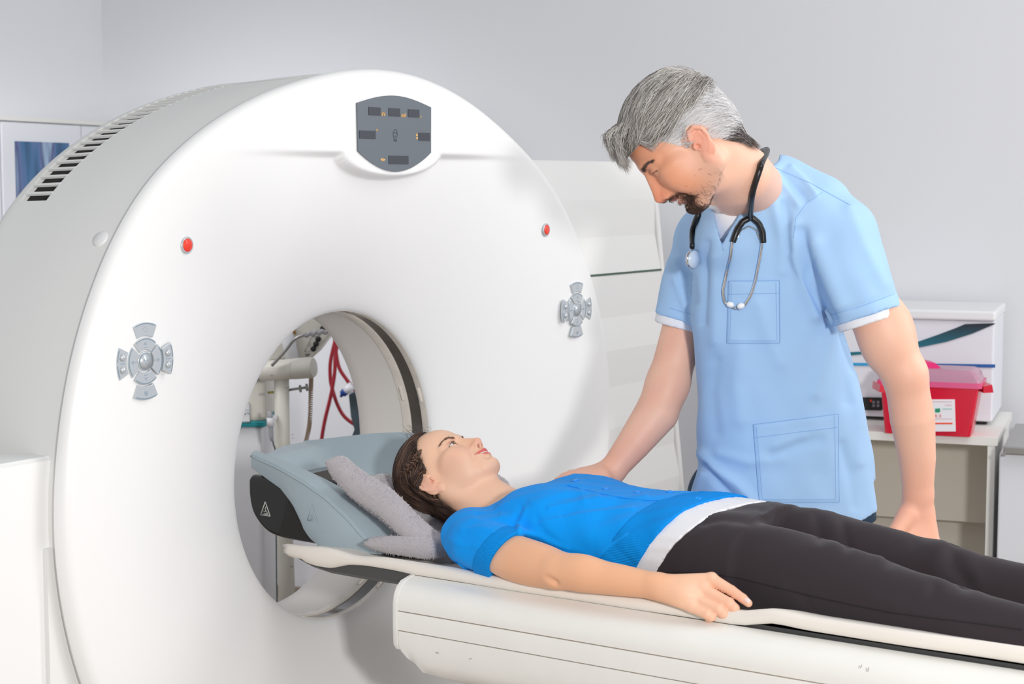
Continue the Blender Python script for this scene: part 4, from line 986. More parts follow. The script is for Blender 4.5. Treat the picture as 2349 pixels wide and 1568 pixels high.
def strand_mesh(paths, radii, cols, name, m, parent, n=4):
    """many thin tapered hairs as one mesh; paths: list of (k,3) arrays"""
    Vs = []; Fs = []; Cs = []; base = 0
    for P, r, c in zip(paths, radii, cols):
        P = np.asarray(P); k = len(P); T = np.gradient(P, axis=0); T /= np.linalg.norm(T, axis=1)[:, None]+1e-9
        ref = np.array([0.31, 0.52, 0.80]); U = np.cross(T, ref); U /= np.linalg.norm(U, axis=1)[:, None]+1e-9; W = np.cross(T, U)
        tt = np.linspace(0, 1, k); rad = r*np.minimum(1, np.minimum(tt*6+0.35, (1-tt)*2.2+0.08))
        ang = 2*np.pi*np.arange(n)/n
        ring = P[:, None, :] + rad[:, None, None]*(np.cos(ang)[None, :, None]*U[:, None, :] + np.sin(ang)[None, :, None]*W[:, None, :])
        Vs.append(ring.reshape(-1, 3)); i = np.arange(k-1)[:, None]*n; j = np.arange(n)[None, :]
        Fs.append((np.stack([i+j, i+(j+1) % n, i+n+(j+1) % n, i+n+j], -1).reshape(-1, 4)+base)); base += k*n
        Cs.append(np.repeat(np.asarray(c)[None], k*n, 0) if np.ndim(c) == 1 else np.repeat(np.asarray(c), n, 0))
    o = mesh(name, np.vstack(Vs), np.vstack(Fs), m, parent); colour(o, np.vstack(Cs)); return o
def surface_walk(f, p0, dirf, steps, step, lift):
    """walk p0 along dirf over the level set f = lift (batched)"""
    P = p0.copy(); out = []
    for s in range(steps):
        L = lift(s) if callable(lift) else lift
        for _ in range(2):
            g = grad(f, P); P = P - g*(f(P.astype(np.float32))-L)[:, None]*0.9
        out.append(P.copy())
        g = grad(f, P); d = dirf(P, s); d = d - g*(d*g).sum(1)[:, None]; d /= np.linalg.norm(d, axis=1)[:, None]+1e-9
        P = P + d*step
    return np.stack(out, 1)
def grad(f, P, e=0.0015):
    P = P.astype(np.float32); g = np.stack([f(P+np.eye(3, dtype=np.float32)[k]*e)-f(P-np.eye(3, dtype=np.float32)[k]*e) for k in range(3)], 1)
    return g/(np.linalg.norm(g, axis=1)[:, None]+1e-9)
def blob(L, c, r, p=1.0): return np.exp(-(np.sum(((L-np.asarray(c))/np.asarray(r))**2, 1))**p)
def mixc(C, col, m): m = np.clip(m, 0, 1)[:, None]; return C*(1-m)+np.array(col)*m
def brow(fr, f, pts, n, cols, r, par, rng_, nm='eyebrow', ln=0.009, sides=(1, -1), wid=0.0028, m=None):
    pts = np.asarray(pts)
    for s in sides:
        paths = []; cc = []
        t = rng_.uniform(0, 1, n); i = np.interp(t, np.linspace(0, 1, len(pts)), np.arange(len(pts)))
        P = np.stack([np.interp(i, np.arange(len(pts)), pts[:, k]) for k in range(3)], 1); P[:, 2] += rng_.normal(0, wid*0.5, n)*(1.15-t*0.8); P[:, 0] *= s
        dv = np.array((s*0.9, -0.15, 0.30))
        W3 = surface_walk(f, P, lambda Q, k: np.tile(dv - np.array((0, 0, 0.09*k)), (len(Q), 1)), 6, ln/5, lambda k: 0.0006+0.00025*k)
        for w in W3: paths.append(fr.w(w)); cc.append(cols[rng_.integers(len(cols))])
        strand_mesh(paths, [r]*len(paths), cc, nm, m or M_hair, par)
def hit(bvh, px, py, dflt=None):
    d = at(px, py, 1.0)-CAM_LOC; d = Vector(d).normalized(); r = bvh.ray_cast(Vector(CAM_LOC), d)
    return (np.array(r[0]), np.array(r[1])) if r[0] is not None else (None, None)
# ------------------------------------------------------------------ the patient
pat = thing('person', 'woman in bright blue short sleeved cardigan and black trousers lying on the table', 'person', (0, -0.9, 0.78))
PH = Frame((0.004, -0.1385, 0.9225), (0.10, -0.385, 0.918), (0, 0.92, 0.385), 0.975)
def arm_mirror(P): Q = P.copy(); Q[:, 0] = -np.abs(Q[:, 0]); return Q
SH, EL, WR = (-0.178, -0.318, 0.838), (-0.262, -0.592, 0.8145), (-0.247, -0.803, 0.8095)
def limb(P):
    d = chain(P, [SH, (-0.226, -0.445, 0.826), EL], [0.050, 0.0455, 0.0335])
    d = smin(d, ell(P, (-0.243, -0.525, 0.815), (0.035, 0.09, 0.036)), 0.03)
    f = chain(P, [EL, (-0.258, -0.655, 0.814), (-0.252, -0.735, 0.812), WR], [0.0325, 0.0345, 0.030, 0.0245])
    f = smin(f, ell(P, (-0.262, -0.640, 0.822), (0.030, 0.052, 0.028)), 0.02); d = smin(d, f, 0.012)
    return smax(d, -cap(P, (-0.300, -0.592, 0.806), (-0.290, -0.606, 0.800), 0.003), 0.014)
KN = [onx(1632, 1327, -0.216), onx(1613, 1351, -0.230), onx(1598, 1373, -0.243), onx(1587, 1392, -0.255)]
FING = [[KN[0], onx(1678, 1354, -0.216), onx(1704, 1372, -0.219), onx(1717, 1383, -0.222)],
        [KN[1], onx(1672, 1383, -0.232), onx(1685, 1395, -0.232), onx(1680, 1404, -0.224)],
        [KN[2], onx(1648, 1397, -0.246), onx(1659, 1406, -0.245), onx(1652, 1413, -0.236)],
        [KN[3], onx(1622, 1408, -0.257), onx(1632, 1414, -0.255), onx(1625, 1419, -0.246)]]
def hand(P):
    d = chain(P, [WR, (-0.247, -0.825, 0.8085)], [0.0245, 0.0225])
    for k, (kn, r0, r1) in enumerate(zip(KN, (0.0185, 0.0185, 0.018, 0.0165), (0.0118, 0.0122, 0.0115, 0.0105))):
        d = smin(d, cap(P, (-0.238-0.006*k, -0.820, 0.8135-0.004*k), kn, r0, r1), 0.010)
    d = smin(d, ell(P, (-0.243, -0.855, 0.803), (0.026, 0.038, 0.020)), 0.012)
    for k, f in enumerate(FING):
        r = [(0.0115, 0.0100, 0.0090, 0.0076), (0.0122, 0.0108, 0.0098, 0.0080), (0.0116, 0.0103, 0.0094, 0.0078), (0.0106, 0.0094, 0.0086, 0.0072)][k]
        e = chain(P, f, r, 0.002); d = smin(d, e, 0.0036)
        d = smin(d, ell(P, np.array(kn_ := f[0])+np.array((0.0, -0.001, 0.0035)), (0.0085, 0.009, 0.008)), 0.006)
    d = smin(d, chain(P, [(-0.228, -0.828, 0.800), (-0.204, -0.866, 0.795), (-0.200, -0.896, 0.788), (-0.203, -0.917, 0.779)], [0.017, 0.0125, 0.0098, 0.0075], 0.004), 0.010)
    return d
NKA, NKB = PH.w((0, -0.030, -0.045)), np.array((0, -0.345, 0.838))
def neck(P):
    d = cap(P, NKA, NKB, 0.052, 0.055)
    d = smin(d, cap(P, PH.w((0, 0.030, -0.085)), (0, -0.325, 0.862), 0.026, 0.030), 0.03)
    Q = P.copy(); Q[:, 0] = np.abs(Q[:, 0])
    d = smin(d, cap(Q, PH.w((-0.050, -0.012, -0.042)) if False else np.abs(PH.w((-0.046, -0.012, -0.042)))*np.array((1, -1, 1)), (0.016, -0.335, 0.872), 0.014, 0.012), 0.02)
    d = smin(d, cap(Q, (0.03, -0.315, 0.825), (0.150, -0.312, 0.835), 0.050, 0.040), 0.035)
    return d
TB = np.array([(-0.27, .09, .850, .775), (-0.30, .150, .872, .770), (-0.335, .178, .893, .765), (-0.38, .186, .915, .762), (-0.43, .185, .928, .760), (-0.48, .180, .934, .758), (-0.55, .166, .927, .758), (-0.62, .157, .923, .758), (-0.70, .158, .927, .757), (-0.78, .166, .932, .757), (-0.86, .178, .927, .757), (-0.95, .182, .922, .757)])[::-1]
def torso(P, g=0.0, n=2.5, y0=-0.27, y1=-0.93):
    y = P[:, 1]; a = np.interp(y, TB[:, 0], TB[:, 1])+g; zt = np.interp(y, TB[:, 0], TB[:, 2])+g; zb_ = np.interp(y, TB[:, 0], TB[:, 3])-g*0.3
    zc = (zt+zb_)/2; b = (zt-zb_)/2
    q = (np.abs(P[:, 0]/a)**n + np.abs((P[:, 2]-zc)/b)**n)**(1/n)
    d = (q-1)*np.minimum(a, b)*0.9
    return np.maximum(d, np.maximum(y-y0-g, y1-g-y))
def bust(P, g=0.0):
    Q = P.copy(); Q[:, 0] = np.abs(Q[:, 0])
    return ell(Q, (0.078, -0.445, 0.878), (0.072+g, 0.082+g, 0.050+g))
def head_p(P): return head_sdf(PH.l(P), False, 0.75, 0.55)*PH.k
def upper(P):
    d = smin(head_p(P), neck(P), 0.018)
    return smin(d, torso(P, -0.004, y0=-0.30), 0.03)
Vh, Fh = polygonise(upper, (-0.125, -0.44, 0.76), (0.125, 0.02, 1.05), 0.00165)
def armhand(P): return smin(limb(arm_mirror(P)), hand(arm_mirror(P)), 0.010)
Va, Fa = polygonise(lambda P: np.maximum(smin(limb(P), hand(P), 0.010), P[:, 1]+0.37), (-0.32, -1.0, 0.745), (-0.165, -0.35, 0.885), 0.0018)
Vb_, Fb_ = Va*np.array((-1, 1, 1)), Fa[:, ::-1]
def under(P):
    Q = arm_mirror(P)
    d = smin(torso(P, -0.008), bust(P, -0.008), 0.02); d = smin(d, chain(Q, [SH, (-0.226, -0.445, 0.826)], [0.046, 0.040]), 0.03)
    L = chain(Q, [(-0.09, -0.90, 0.84), (-0.105, -1.08, 0.835), (-0.108, -1.25, 0.815), (-0.108, -1.45, 0.785), (-0.108, -1.66, 0.775)], [0.07, 0.055, 0.042, 0.038, 0.028])
    d = smin(d, L, 0.03); return smin(d, chain(Q, [(-0.108, -1.66, 0.785), (-0.115, -1.68, 0.86)], [0.03, 0.022]), 0.02)
Vt, Ft = polygonise(under, (-0.27, -1.75, 0.72), (0.27, -0.25, 0.97), 0.0075)
n1, n2, n3 = len(Vh), len(Va), len(Vb_)
bodyV = np.vstack([relax(Vh, Fh, 1, 0.4), relax(Va, Fa, 2), relax(Vb_, Fb_, 2), Vt]); bodyF = np.vstack([Fh, Fa+n1, Fb_+n1+n2, Ft+n1+n2+n3])
pb = mesh('body', bodyV, bodyF, M_skin, pat)
Ls = PH.l(bodyV).astype(float); La = Ls.copy(); La[:, 0] = np.abs(La[:, 0])
C = np.tile(np.array(srgb(246, 200, 170)), (len(bodyV), 1))
C = mixc(C, srgb(250, 170, 150), 0.24*blob(La, (0.046, 0.066, -0.026), (0.03, 0.04, 0.026)))
C = mixc(C, srgb(238, 160, 134), 0.5*blob(La, (0.0, 0.104, -0.038), (0.016, 0.02, 0.016)))
C = mixc(C, srgb(244, 172, 152), 0.45*blob(La, (0.082, -0.014, -0.012), (0.012, 0.03, 0.036), 2))
zl = La[:, 2]; xl = La[:, 0]; yl_ = La[:, 1]
lipc = np.interp(xl, [0, 0.0135, 0.0275], [-0.0662, -0.0655, -0.0572]); lh = np.interp(xl, [0, 0.0045, 0.013, 0.026, 0.03], [0.0082, 0.0090, 0.0074, 0.0020, 0.0])
lipm = np.clip((lh-np.abs(zl-lipc))/0.0012, 0, 1)*(yl_ > 0.072)*(xl < 0.029)
C = mixc(C, srgb(226, 104, 104), lipm*0.9)
C = mixc(C, srgb(120, 40, 44), 0.9*np.clip(1-np.abs(zl-np.interp(xl, [0, 0.012, 0.0265], [-0.0657, -0.0655, -0.0575]))/np.interp(xl, [0, 0.026], [0.0028, 0.0006]), 0, 1)*(xl < 0.026)*(yl_ > 0.06)*(yl_ < np.interp(xl, [0, 0.012, 0.026], [0.0945, 0.0915, 0.079])))
C = mixc(C, srgb(120, 52, 44), 0.85*blob(La, (0.0066, 0.0985, -0.0455), (0.003, 0.006, 0.0034), 2))
C = mixc(C, srgb(196, 134, 120), 0.55*blob(La, (0.0305, 0.085, 0.0105), (0.014, 0.02, 0.0045), 1.5))
lidm = np.exp(-((zl-(0.0005+0.0035*np.clip(1-((xl-0.0305)/0.0145)**2, 0, 1)**0.8))/0.0017)**2)*(np.abs(xl-0.031) < 0.0155)*(yl_ > 0.070)
C = mixc(C, srgb(58, 40, 38), lidm*0.9)
ib = slice(n1, n1+n2); wy = bodyV[ib, 1]
C[ib] = mixc(C[ib], srgb(236, 168, 140), 0.35*sstep(-0.86, -0.95, wy))
C[ib] = mixc(C[ib], srgb(230, 168, 124), 0.6*sstep(-0.40, -0.5, wy)*sstep(-0.90, -0.8, wy))
colour(pb, C)
for s in (1, -1): eye_parts(PH, s, pat, (-0.10, 0.98, -0.10), (0.055, 0.028, 0.016))
# teeth behind the parted lips
mesh('teeth', *tube([PH.w(p) for p in smooth_path([(-0.022, 0.0770, -0.0605), (-0.012, 0.0890, -0.0640), (0, 0.0922, -0.0645), (0.012, 0.0890, -0.0640), (0.022, 0.0770, -0.0605)], 5)], 0.0042, 10), M_teeth, pat)
# lashes and brows
rg = np.random.default_rng(5)
for s in (1, -1):
    paths = []
    for k in range(44):
        t = rg.uniform(-1, 1); x = s*(0.0305+0.0140*t); z0 = 0.0008+0.0032*max(0, 1-t*t)**0.8; y0_ = 0.0712+math.sqrt(max(1e-6, 0.0140**2-(0.0140*t)**2*0.9-(z0)**2))
        out = np.array((s*(0.35+0.5*t), 0.85, 0.25)); out /= np.linalg.norm(out); l = rg.uniform(0.0028, 0.0046)
        paths.append(np.array([PH.w(np.array((x, y0_, z0)) + out*l*q + np.array((0, 0, 1))*0.25*l*q*q) for q in np.linspace(0, 1, 5)]))
    strand_mesh(paths, [0.0002]*len(paths), [(0.012, 0.008, 0.008)]*len(paths), 'eyelashes', M_hair, pat)
def fl_p(L): return head_sdf(L, False, 0.75, 0.55)
brow(PH, fl_p, [(0.0125, 0.088, 0.0150), (0.0240, 0.0850, 0.0215), (0.0350, 0.0780, 0.0245), (0.0450, 0.066, 0.0205)], 95, [srgb(122, 90, 76), srgb(104, 76, 64), srgb(140, 106, 88)], 0.00028, pat, rg)
# fingernail on the pointing finger and the others
M_nail = mat('fingernail', srgb(246, 214, 206), 0.2, coat=0.4)
t0, t1 = np.array(FING[0][2]), np.array(FING[0][3]); dv = (t1-t0)/np.linalg.norm(t1-t0); nz0 = np.array((-0.45, -0.35, 0.82)); nz0 -= dv*np.dot(nz0, dv); nz0 /= np.linalg.norm(nz0); nx0 = np.cross(dv, nz0)
V, F = grid(lambda u, v: t1 - dv*0.0035 + dv*(v*0.0062) + nx0*(math.sin(u)*0.0062*(1-0.18*v*v)) + nz0*(math.cos(u)*0.0085 - 0.0011*v*v), np.linspace(-0.95, 0.95, 9), np.linspace(-1, 1.1, 9))
mesh('fingernail', V, F, M_nail, pat).modifiers.new('thick', 'SOLIDIFY').thickness = -0.0008
# ---- clothes
M_card = mat('cardigan_blue', srgb(0, 152, 244), 0.85, sheen=0.05, spec=0.2, bump=0.25, bscale=700)
M_rib = bpy.data.materials.new('cardigan_rib'); M_rib.use_nodes = True
def rib_material(m, col, freq, strength, coord_axis_expr):
    nt = m.node_tree; b = nt.nodes['Principled BSDF']; b.inputs['Base Color'].default_value = (*col, 1); b.inputs['Roughness'].default_value = 0.85; b.inputs['Specular IOR Level'].default_value = 0.2
    a = nt.nodes.new('ShaderNodeAttribute'); a.attribute_name = 'rib'; w = nt.nodes.new('ShaderNodeMath'); w.operation = 'MULTIPLY'; w.inputs[1].default_value = freq
    s = nt.nodes.new('ShaderNodeMath'); s.operation = 'SINE'; bp = nt.nodes.new('ShaderNodeBump'); bp.inputs['Strength'].default_value = strength; bp.inputs['Distance'].default_value = 0.0015
    nt.links.new(a.outputs['Fac'], w.inputs[0]); nt.links.new(w.outputs[0], s.inputs[0]); nt.links.new(s.outputs[0], bp.inputs['Height']); nt.links.new(bp.outputs['Normal'], b.inputs['Normal'])
rib_material(M_rib, srgb(0, 149, 241), 2*math.pi/0.0027, 0.55, None)
def hemv(P): return P[:, 1] + 0.66*(P[:, 2]-0.82) + 0.713 + 0.14*np.clip(P[:, 0]+0.1, 0, 0.2)   # < 0 beyond the cardigan hem, towards the feet
cuffn = np.array((-0.10, -1.0, -0.62)); cuffn /= np.linalg.norm(cuffn); cuffc = np.array((-0.225, -0.446, 0.815))
def cuffd(Q): return (Q-cuffc.astype(np.float32))@cuffn.astype(np.float32)
def sleeve(Q, g=0.0):
    d = chain(Q, [(-0.165, -0.315, 0.835), (-0.205, -0.365, 0.832), (-0.228, -0.445, 0.826), (-0.24, -0.5, 0.82)], [0.060+g, 0.060+g, 0.0535+g, 0.049+g])
    return d
def cardi_raw(P, g=0.0):
    Q = arm_mirror(P)
    d = smin(torso(P, 0.010+g, y0=-0.285), bust(P, 0.008+g), 0.03)
    s = np.maximum(sleeve(Q, g), cuffd(Q))
    d = smin(d, s, 0.022)
    # open neck
    d = smax(d, -cap(P, (0, -0.215, 0.93), (0, -0.325, 0.925), 0.062, 0.052), 0.006)
    w = 0.0016*np.sin(P[:, 1]*70+P[:, 0]*55)*np.sin(P[:, 2]*60+P[:, 0]*40) 
    return d + w
def cardi(P): return np.maximum(cardi_raw(P), -hemv(P))
Vc, Fc = polygonise(cardi, (-0.31, -0.93, 0.74), (0.31, -0.24, 0.98), 0.0032)
Vc = relax(Vc, Fc, 1)
Vc = folds(Vc, Fc, [(p, w*0.9, a*1.5) for p, w, a in [
    ([(1095, 1180), (1140, 1192), (1175, 1205)], 0.007, -0.0022), ([(1150, 1180), (1180, 1200), (1195, 1225)], 0.007, 0.002), ([(1195, 1165), (1180, 1195), (1176, 1215)], 0.008, -0.0026),
    ([(1205, 1170), (1192, 1200), (1186, 1230)], 0.007, 0.002),
    ([(1220, 1150), (1300, 1130), (1370, 1135)], 0.009, 0.0022), ([(1260, 1165), (1370, 1142), (1480, 1136)], 0.006, 0.002), ([(1290, 1180), (1400, 1160), (1520, 1148)], 0.006, -0.002),
    ([(1190, 1215), (1240, 1230), (1300, 1262)], 0.007, 0.003), ([(1200, 1235), (1260, 1255), (1330, 1275)], 0.006, -0.003),
    ([(1030, 1235), (1060, 1250), (1090, 1250)], 0.008, 0.002), ([(1050, 1295), (1075, 1312), (1100, 1320)], 0.008, -0.003), ([(1060, 1215), (1105, 1210), (1140, 1222)], 0.008, 0.002),
    ([(1360, 1285), (1395, 1255), (1440, 1225)], 0.008, 0.002), ([(1340, 1150), (1330, 1110), (1318, 1092)], 0.010, 0.0015), ([(1240, 1200), (1330, 1175), (1450, 1165)], 0.005, 0.0016), ([(1230, 1185), (1250, 1225), (1300, 1265)], 0.009, -0.002)]])
cd = mesh('cardigan', Vc, Fc, M_card, pat)
# ribbed hem, cuffs and neck edge
def ribpart(f, lo, hi, nm, coord, h=0.003):
    V, F = polygonise(f, lo, hi, h); V = relax(V, F, 1); o = mesh(nm, V, F, M_rib, cd)
    a = o.data.attributes.new('rib', 'FLOAT', 'POINT'); a.data.foreach_set('value', coord(V).astype(np.float32)); return o
ribpart(lambda P: np.maximum(np.maximum(cardi_raw(P, 0.0022), -hemv(P)-0.002), hemv(P)-0.086), (-0.31, -0.93, 0.74), (0.31, -0.60, 0.98), 'hem_rib', lambda V: np.arctan2(V[:, 2]-0.80, V[:, 0])*0.15, 0.0032)
for s in (1, -1):
    V, F = polygonise(lambda Q: np.maximum(np.maximum(sleeve(Q, 0.0020), cuffd(Q)-0.001), -cuffd(Q)-0.036), (-0.31, -0.52, 0.74), (-0.15, -0.34, 0.90), 0.0026)
    if s < 0: V = V*np.array((-1, 1, 1)); F = F[:, ::-1]
    o = mesh('cuff_rib', relax(V, F, 1), F, M_rib, cd); a = o.data.attributes.new('rib', 'FLOAT', 'POINT')
    a.data.foreach_set('value', (np.arctan2(V[:, 2]-0.825, np.abs(V[:, 0])-0.226)*0.05).astype(np.float32))
# buttons down the front
bvh_c = BVHTree.FromPolygons([tuple(v) for v in Vc], [tuple(f) for f in Fc])
M_cbtn = mat('cardigan_button', srgb(0, 150, 244), 0.35, coat=0.2)
for px, py in ((1320, 1102), (1389, 1121), (1462, 1129), (1536, 1128), (1602, 1144)):
    p, n_ = hit(bvh_c, px, py)
    if p is None: p, n_ = hit(bvh_c, px, py+5)
    if p is not None: mesh('button', *lathe([(0.0066, -0.001), (0.0066, 0.0018), (0.0056, 0.0028), (0.0042, 0.0022), (0.0001, 0.0018)], p, n_, 20), M_cbtn, cd)
pl_ = []
for px, py in ((1300, 1112), (1340, 1122), (1400, 1136), (1470, 1146), (1540, 1148), (1590, 1156)):
    p, n_ = hit(bvh_c, px, py)
    if p is not None: pl_.append(p+n_*0.0002)
if len(pl_) > 2: mesh('placket_seam', *tube(smooth_path(pl_, 6), 0.0009, 6), M_card, cd)
# white vest edge
def vest(P): return np.maximum(np.maximum(smin(torso(P, 0.0065), bust(P, 0.004), 0.03), -hemv(P)-0.050-0.012*sstep(0.86, 0.93, P[:, 2])), hemv(P)-0.05)
Vv, Fv = polygonise(vest, (-0.22, -1.0, 0.74), (0.22, -0.60, 0.96), 0.003)
Vv = relax(Vv, Fv, 1); nv_ = vnormals(Vv, Fv); ang = np.arctan2(Vv[:, 2]-0.80, Vv[:, 0]); Vv = Vv + nv_*(0.0005*np.sin(ang*34+3*np.sin(ang*7)))[:, None]
mesh('vest', Vv, Fv, mat('vest_white', srgb(232, 232, 236), 0.85, bump=0.3, bscale=500), pat)
# trousers
M_trs = mat('trouser_black', srgb(54, 47, 51), 0.9, sheen=0.1, spec=0.15, bump=0.08, bscale=1400)
def trs(P):
    n_ = chain(P, [(-0.088, -0.87, 0.836), (-0.094, -0.98, 0.833), (-0.100, -1.09, 0.827), (-0.104, -1.20, 0.812), (-0.106, -1.30, 0.795), (-0.108, -1.45, 0.775), (-0.108, -1.66, 0.77)], [0.086, 0.083, 0.0755, 0.067, 0.062, 0.058, 0.055])
    f_ = chain(P, [(0.088, -0.86, 0.836), (0.094, -0.97, 0.838), (0.098, -1.08, 0.832), (0.100, -1.18, 0.820), (0.101, -1.235, 0.819), (0.103, -1.30, 0.806), (0.106, -1.42, 0.800), (0.108, -1.66, 0.79)], [0.084, 0.083, 0.074, 0.068, 0.066, 0.060, 0.058, 0.055])
    d = smin(n_, f_, 0.012)
    d = smin(d, torso(P, 0.003, y0=-0.6, y1=-0.92), 0.02)
    d = np.maximum(d, hemv(P)+0.044+0.012*sstep(0.86, 0.93, P[:, 2]))
    return d + 0.001*np.sin(P[:, 1]*40+P[:, 0]*60)
Vq, Fq = polygonise(trs, (-0.27, -1.76, 0.70), (0.27, -0.62, 0.97), 0.0045)
Vq = relax(Vq, Fq, 1)
Vq = folds(Vq, Fq, [(p, w*1.25, a*0.75) for p, w, a in [([(1615, 1200), (1650, 1192), (1690, 1190), (1715, 1196)], 0.007, -0.007), ([(1600, 1225), (1625, 1205), (1660, 1196)], 0.010, 0.004), ([(1745, 1190), (1752, 1172), (1765, 1158)], 0.006, -0.004), ([(1760, 1195), (1768, 1175), (1780, 1160)], 0.007, 0.003),
    ([(1872, 1178), (1878, 1205), (1880, 1235)], 0.008, -0.005), ([(1930, 1190), (1938, 1215), (1945, 1255)], 0.008, -0.005), ([(1905, 1185), (1912, 1215), (1915, 1240)], 0.012, 0.003),
    ([(2020, 1280), (2045, 1255), (2070, 1238)], 0.012, 0.004), ([(2040, 1290), (2065, 1262), (2095, 1245)], 0.009, -0.004),
    ([(2185, 1262), (2190, 1300), (2215, 1335)], 0.012, -0.009), ([(2155, 1250), (2150, 1290), (2160, 1320)], 0.016, 0.004), ([(2225, 1285), (2235, 1315), (2250, 1340)], 0.012, 0.004),
    ([(2142, 1350), (2135, 1372), (2085, 1400)], 0.010, -0.005), ([(2120, 1345), (2105, 1375), (2060, 1400)], 0.012, 0.004), ([(2180, 1365), (2250, 1385), (2349, 1410)], 0.012, 0.002),
    ([(1800, 1350), (1825, 1365), (1845, 1395), (1862, 1415)], 0.008, 0.005), ([(1815, 1352), (1845, 1368), (1870, 1400)], 0.008, -0.004),
    ([(2000, 1370), (2100, 1405), (2200, 1425)], 0.010, 0.003), ([(1700, 1330), (1760, 1336), (1850, 1356)], 0.008, 0.002)]])
tr = mesh('trousers', Vq, Fq, M_trs, pat)
bvh_t = BVHTree.FromPolygons([tuple(v) for v in Vq], [tuple(f) for f in Fq])
sm = []
sx_ = np.linspace(1500, 2345, 60)
for px, py in zip(sx_, np.interp(sx_, [1500, 1560, 1630, 1700, 1780, 1860, 1950, 2040, 2130, 2230, 2349], [1311, 1312, 1314, 1326, 1346, 1366, 1386, 1404, 1416, 1428, 1444])):
    p, n_ = hit(bvh_t, px, py)
    if p is not None: sm.append(p+n_*0.0010)
if len(sm) > 2: mesh('side_seam', *tube(smooth_path(sm, 3), 0.0010, 6), mat('seam_black', srgb(30, 27, 29), 0.9), tr)
# shoes, beyond the frame
for s in (-1, 1):
    mesh('shoe', *polygonise(lambda P: smin(ell(P, (0.112*s, -1.715, 0.80), (0.04, 0.035, 0.05)), ell(P, (0.118*s, -1.722, 0.87), (0.043, 0.03, 0.085)), 0.03), (0.112*s-0.06, -1.78, 0.72), (0.112*s+0.07, -1.65, 0.98), 0.005), M_black, pat)

# ---- hair: a cap plus strands that run back over the head and down the neck
def hair_y(z): return np.interp(z, [-0.10, -0.05, -0.016, 0.0, 0.008, 0.018, 0.028, 0.04, 0.07, 0.095, 0.11], [-0.040, -0.036, -0.034, -0.032, -0.020, 0.014, 0.024, 0.031, 0.046, 0.060, 0.066])
def capf(P):
    L = PH.l(P); d = head_p(P)
    return np.maximum(d-0.0030, (L[:, 1]-hair_y(L[:, 2])+0.009)*0.8)
def capz(P): L = PH.l(P); return np.maximum(capf(P), (-0.085-L[:, 2]))
Vz, Fz = polygonise(capz, (-0.11, -0.27, 0.80), (0.11, 0.03, 1.06), 0.0026)
hp_ = mesh('hair', relax(Vz, Fz, 2), Fz, M_hair, pat); colour(hp_, np.tile(np.array(srgb(52, 38, 34)), (len(Vz), 1)))
rg = np.random.default_rng(11)
cand = rg.uniform((-0.085, -0.10, -0.05), (0.085, 0.075, 0.125), (30000, 3)); Pw = PH.w(cand)
for _ in range(4): g = grad(upper, Pw); Pw = Pw - g*(upper(Pw.astype(np.float32)))[:, None]
L0 = PH.l(Pw).astype(float); ok = (L0[:, 1] < hair_y(L0[:, 2])-0.001) & (np.abs(upper(Pw.astype(np.float32))) < 0.002) & (L0[:, 2] > -0.05); ok &= ~((np.abs(L0[:, 0]) > 0.079))
ok &= ~((L0[:, 2] < 0.010) & (L0[:, 1] > -0.036))
Pw = Pw[ok][:5600]; L0 = L0[ok][:5600]
edge = np.clip((hair_y(L0[:, 2])-L0[:, 1])/0.03, 0, 1); jit = rg.normal(0, 1, (len(Pw), 3)); base = rg.uniform(0.0048, 0.0100, len(Pw)) + 0.006*np.clip((L0[:, 2]-0.07)/0.04, 0, 1)
def hdir(Q, s):
    L = PH.l(Q); y, z = L[:, 1], L[:, 2]
    back = np.stack([0.25*np.sign(L[:, 0])*(np.abs(L[:, 0]) < 0.08), -np.ones_like(y), -0.12-0.35*sstep(0.08, 0.05, z)*sstep(0.028, 0.045, z)+0.25*sstep(0.022, 0.010, z)], 1); down = np.stack([-0.25*np.sign(L[:, 0]), -0.22+0*y, -np.ones_like(y)], 1)
    w = np.clip(sstep(-0.018, -0.042, y)*sstep(0.10, 0.03, z) + sstep(-0.03, -0.08, y), 0, 1)[:, None]
    return (back*(1-w)+down*w + 0.10*jit)@PH.R.T
lf = lambda s: np.maximum(0.0036, base*min(1, 0.5+0.25*s))
W3 = surface_walk(upper, Pw, hdir, 22, 0.0095, lf)
hc_ = [srgb(68, 48, 40), srgb(88, 64, 52), srgb(112, 84, 68), srgb(54, 40, 35), srgb(142, 110, 88), srgb(80, 56, 45)]
paths = []; cols = []; rad = []
for k in range(len(W3)):
    n_ = int(rg.integers(15, 23)); p = W3[k][:n_]; paths.append(p); rad.append(rg.uniform(0.00035, 0.0008)); cols.append(np.array(hc_[rg.choice(6, p=[.26, .26, .14, .18, .05, .11])]))
strand_mesh(paths, rad, cols, 'strands', M_hair, hp_)
# loose wisps by the ear and above the forehead
wis = []
for k in range(40):
    j = rg.normal(0, 1, 4); a = onx(935+55*rg.random(), 1000+j[0]*8, -0.01); wis.append(smooth_path([a, a+np.array((0, 0.010+0.004*j[1], 0.010)), a+np.array((0.006*j[2], 0.025, 0.010+0.005*j[3]))], 4))
strand_mesh(wis, [0.00022]*len(wis), [np.array(srgb(78, 58, 50))]*len(wis), 'loose_wisps', M_hair, hp_)
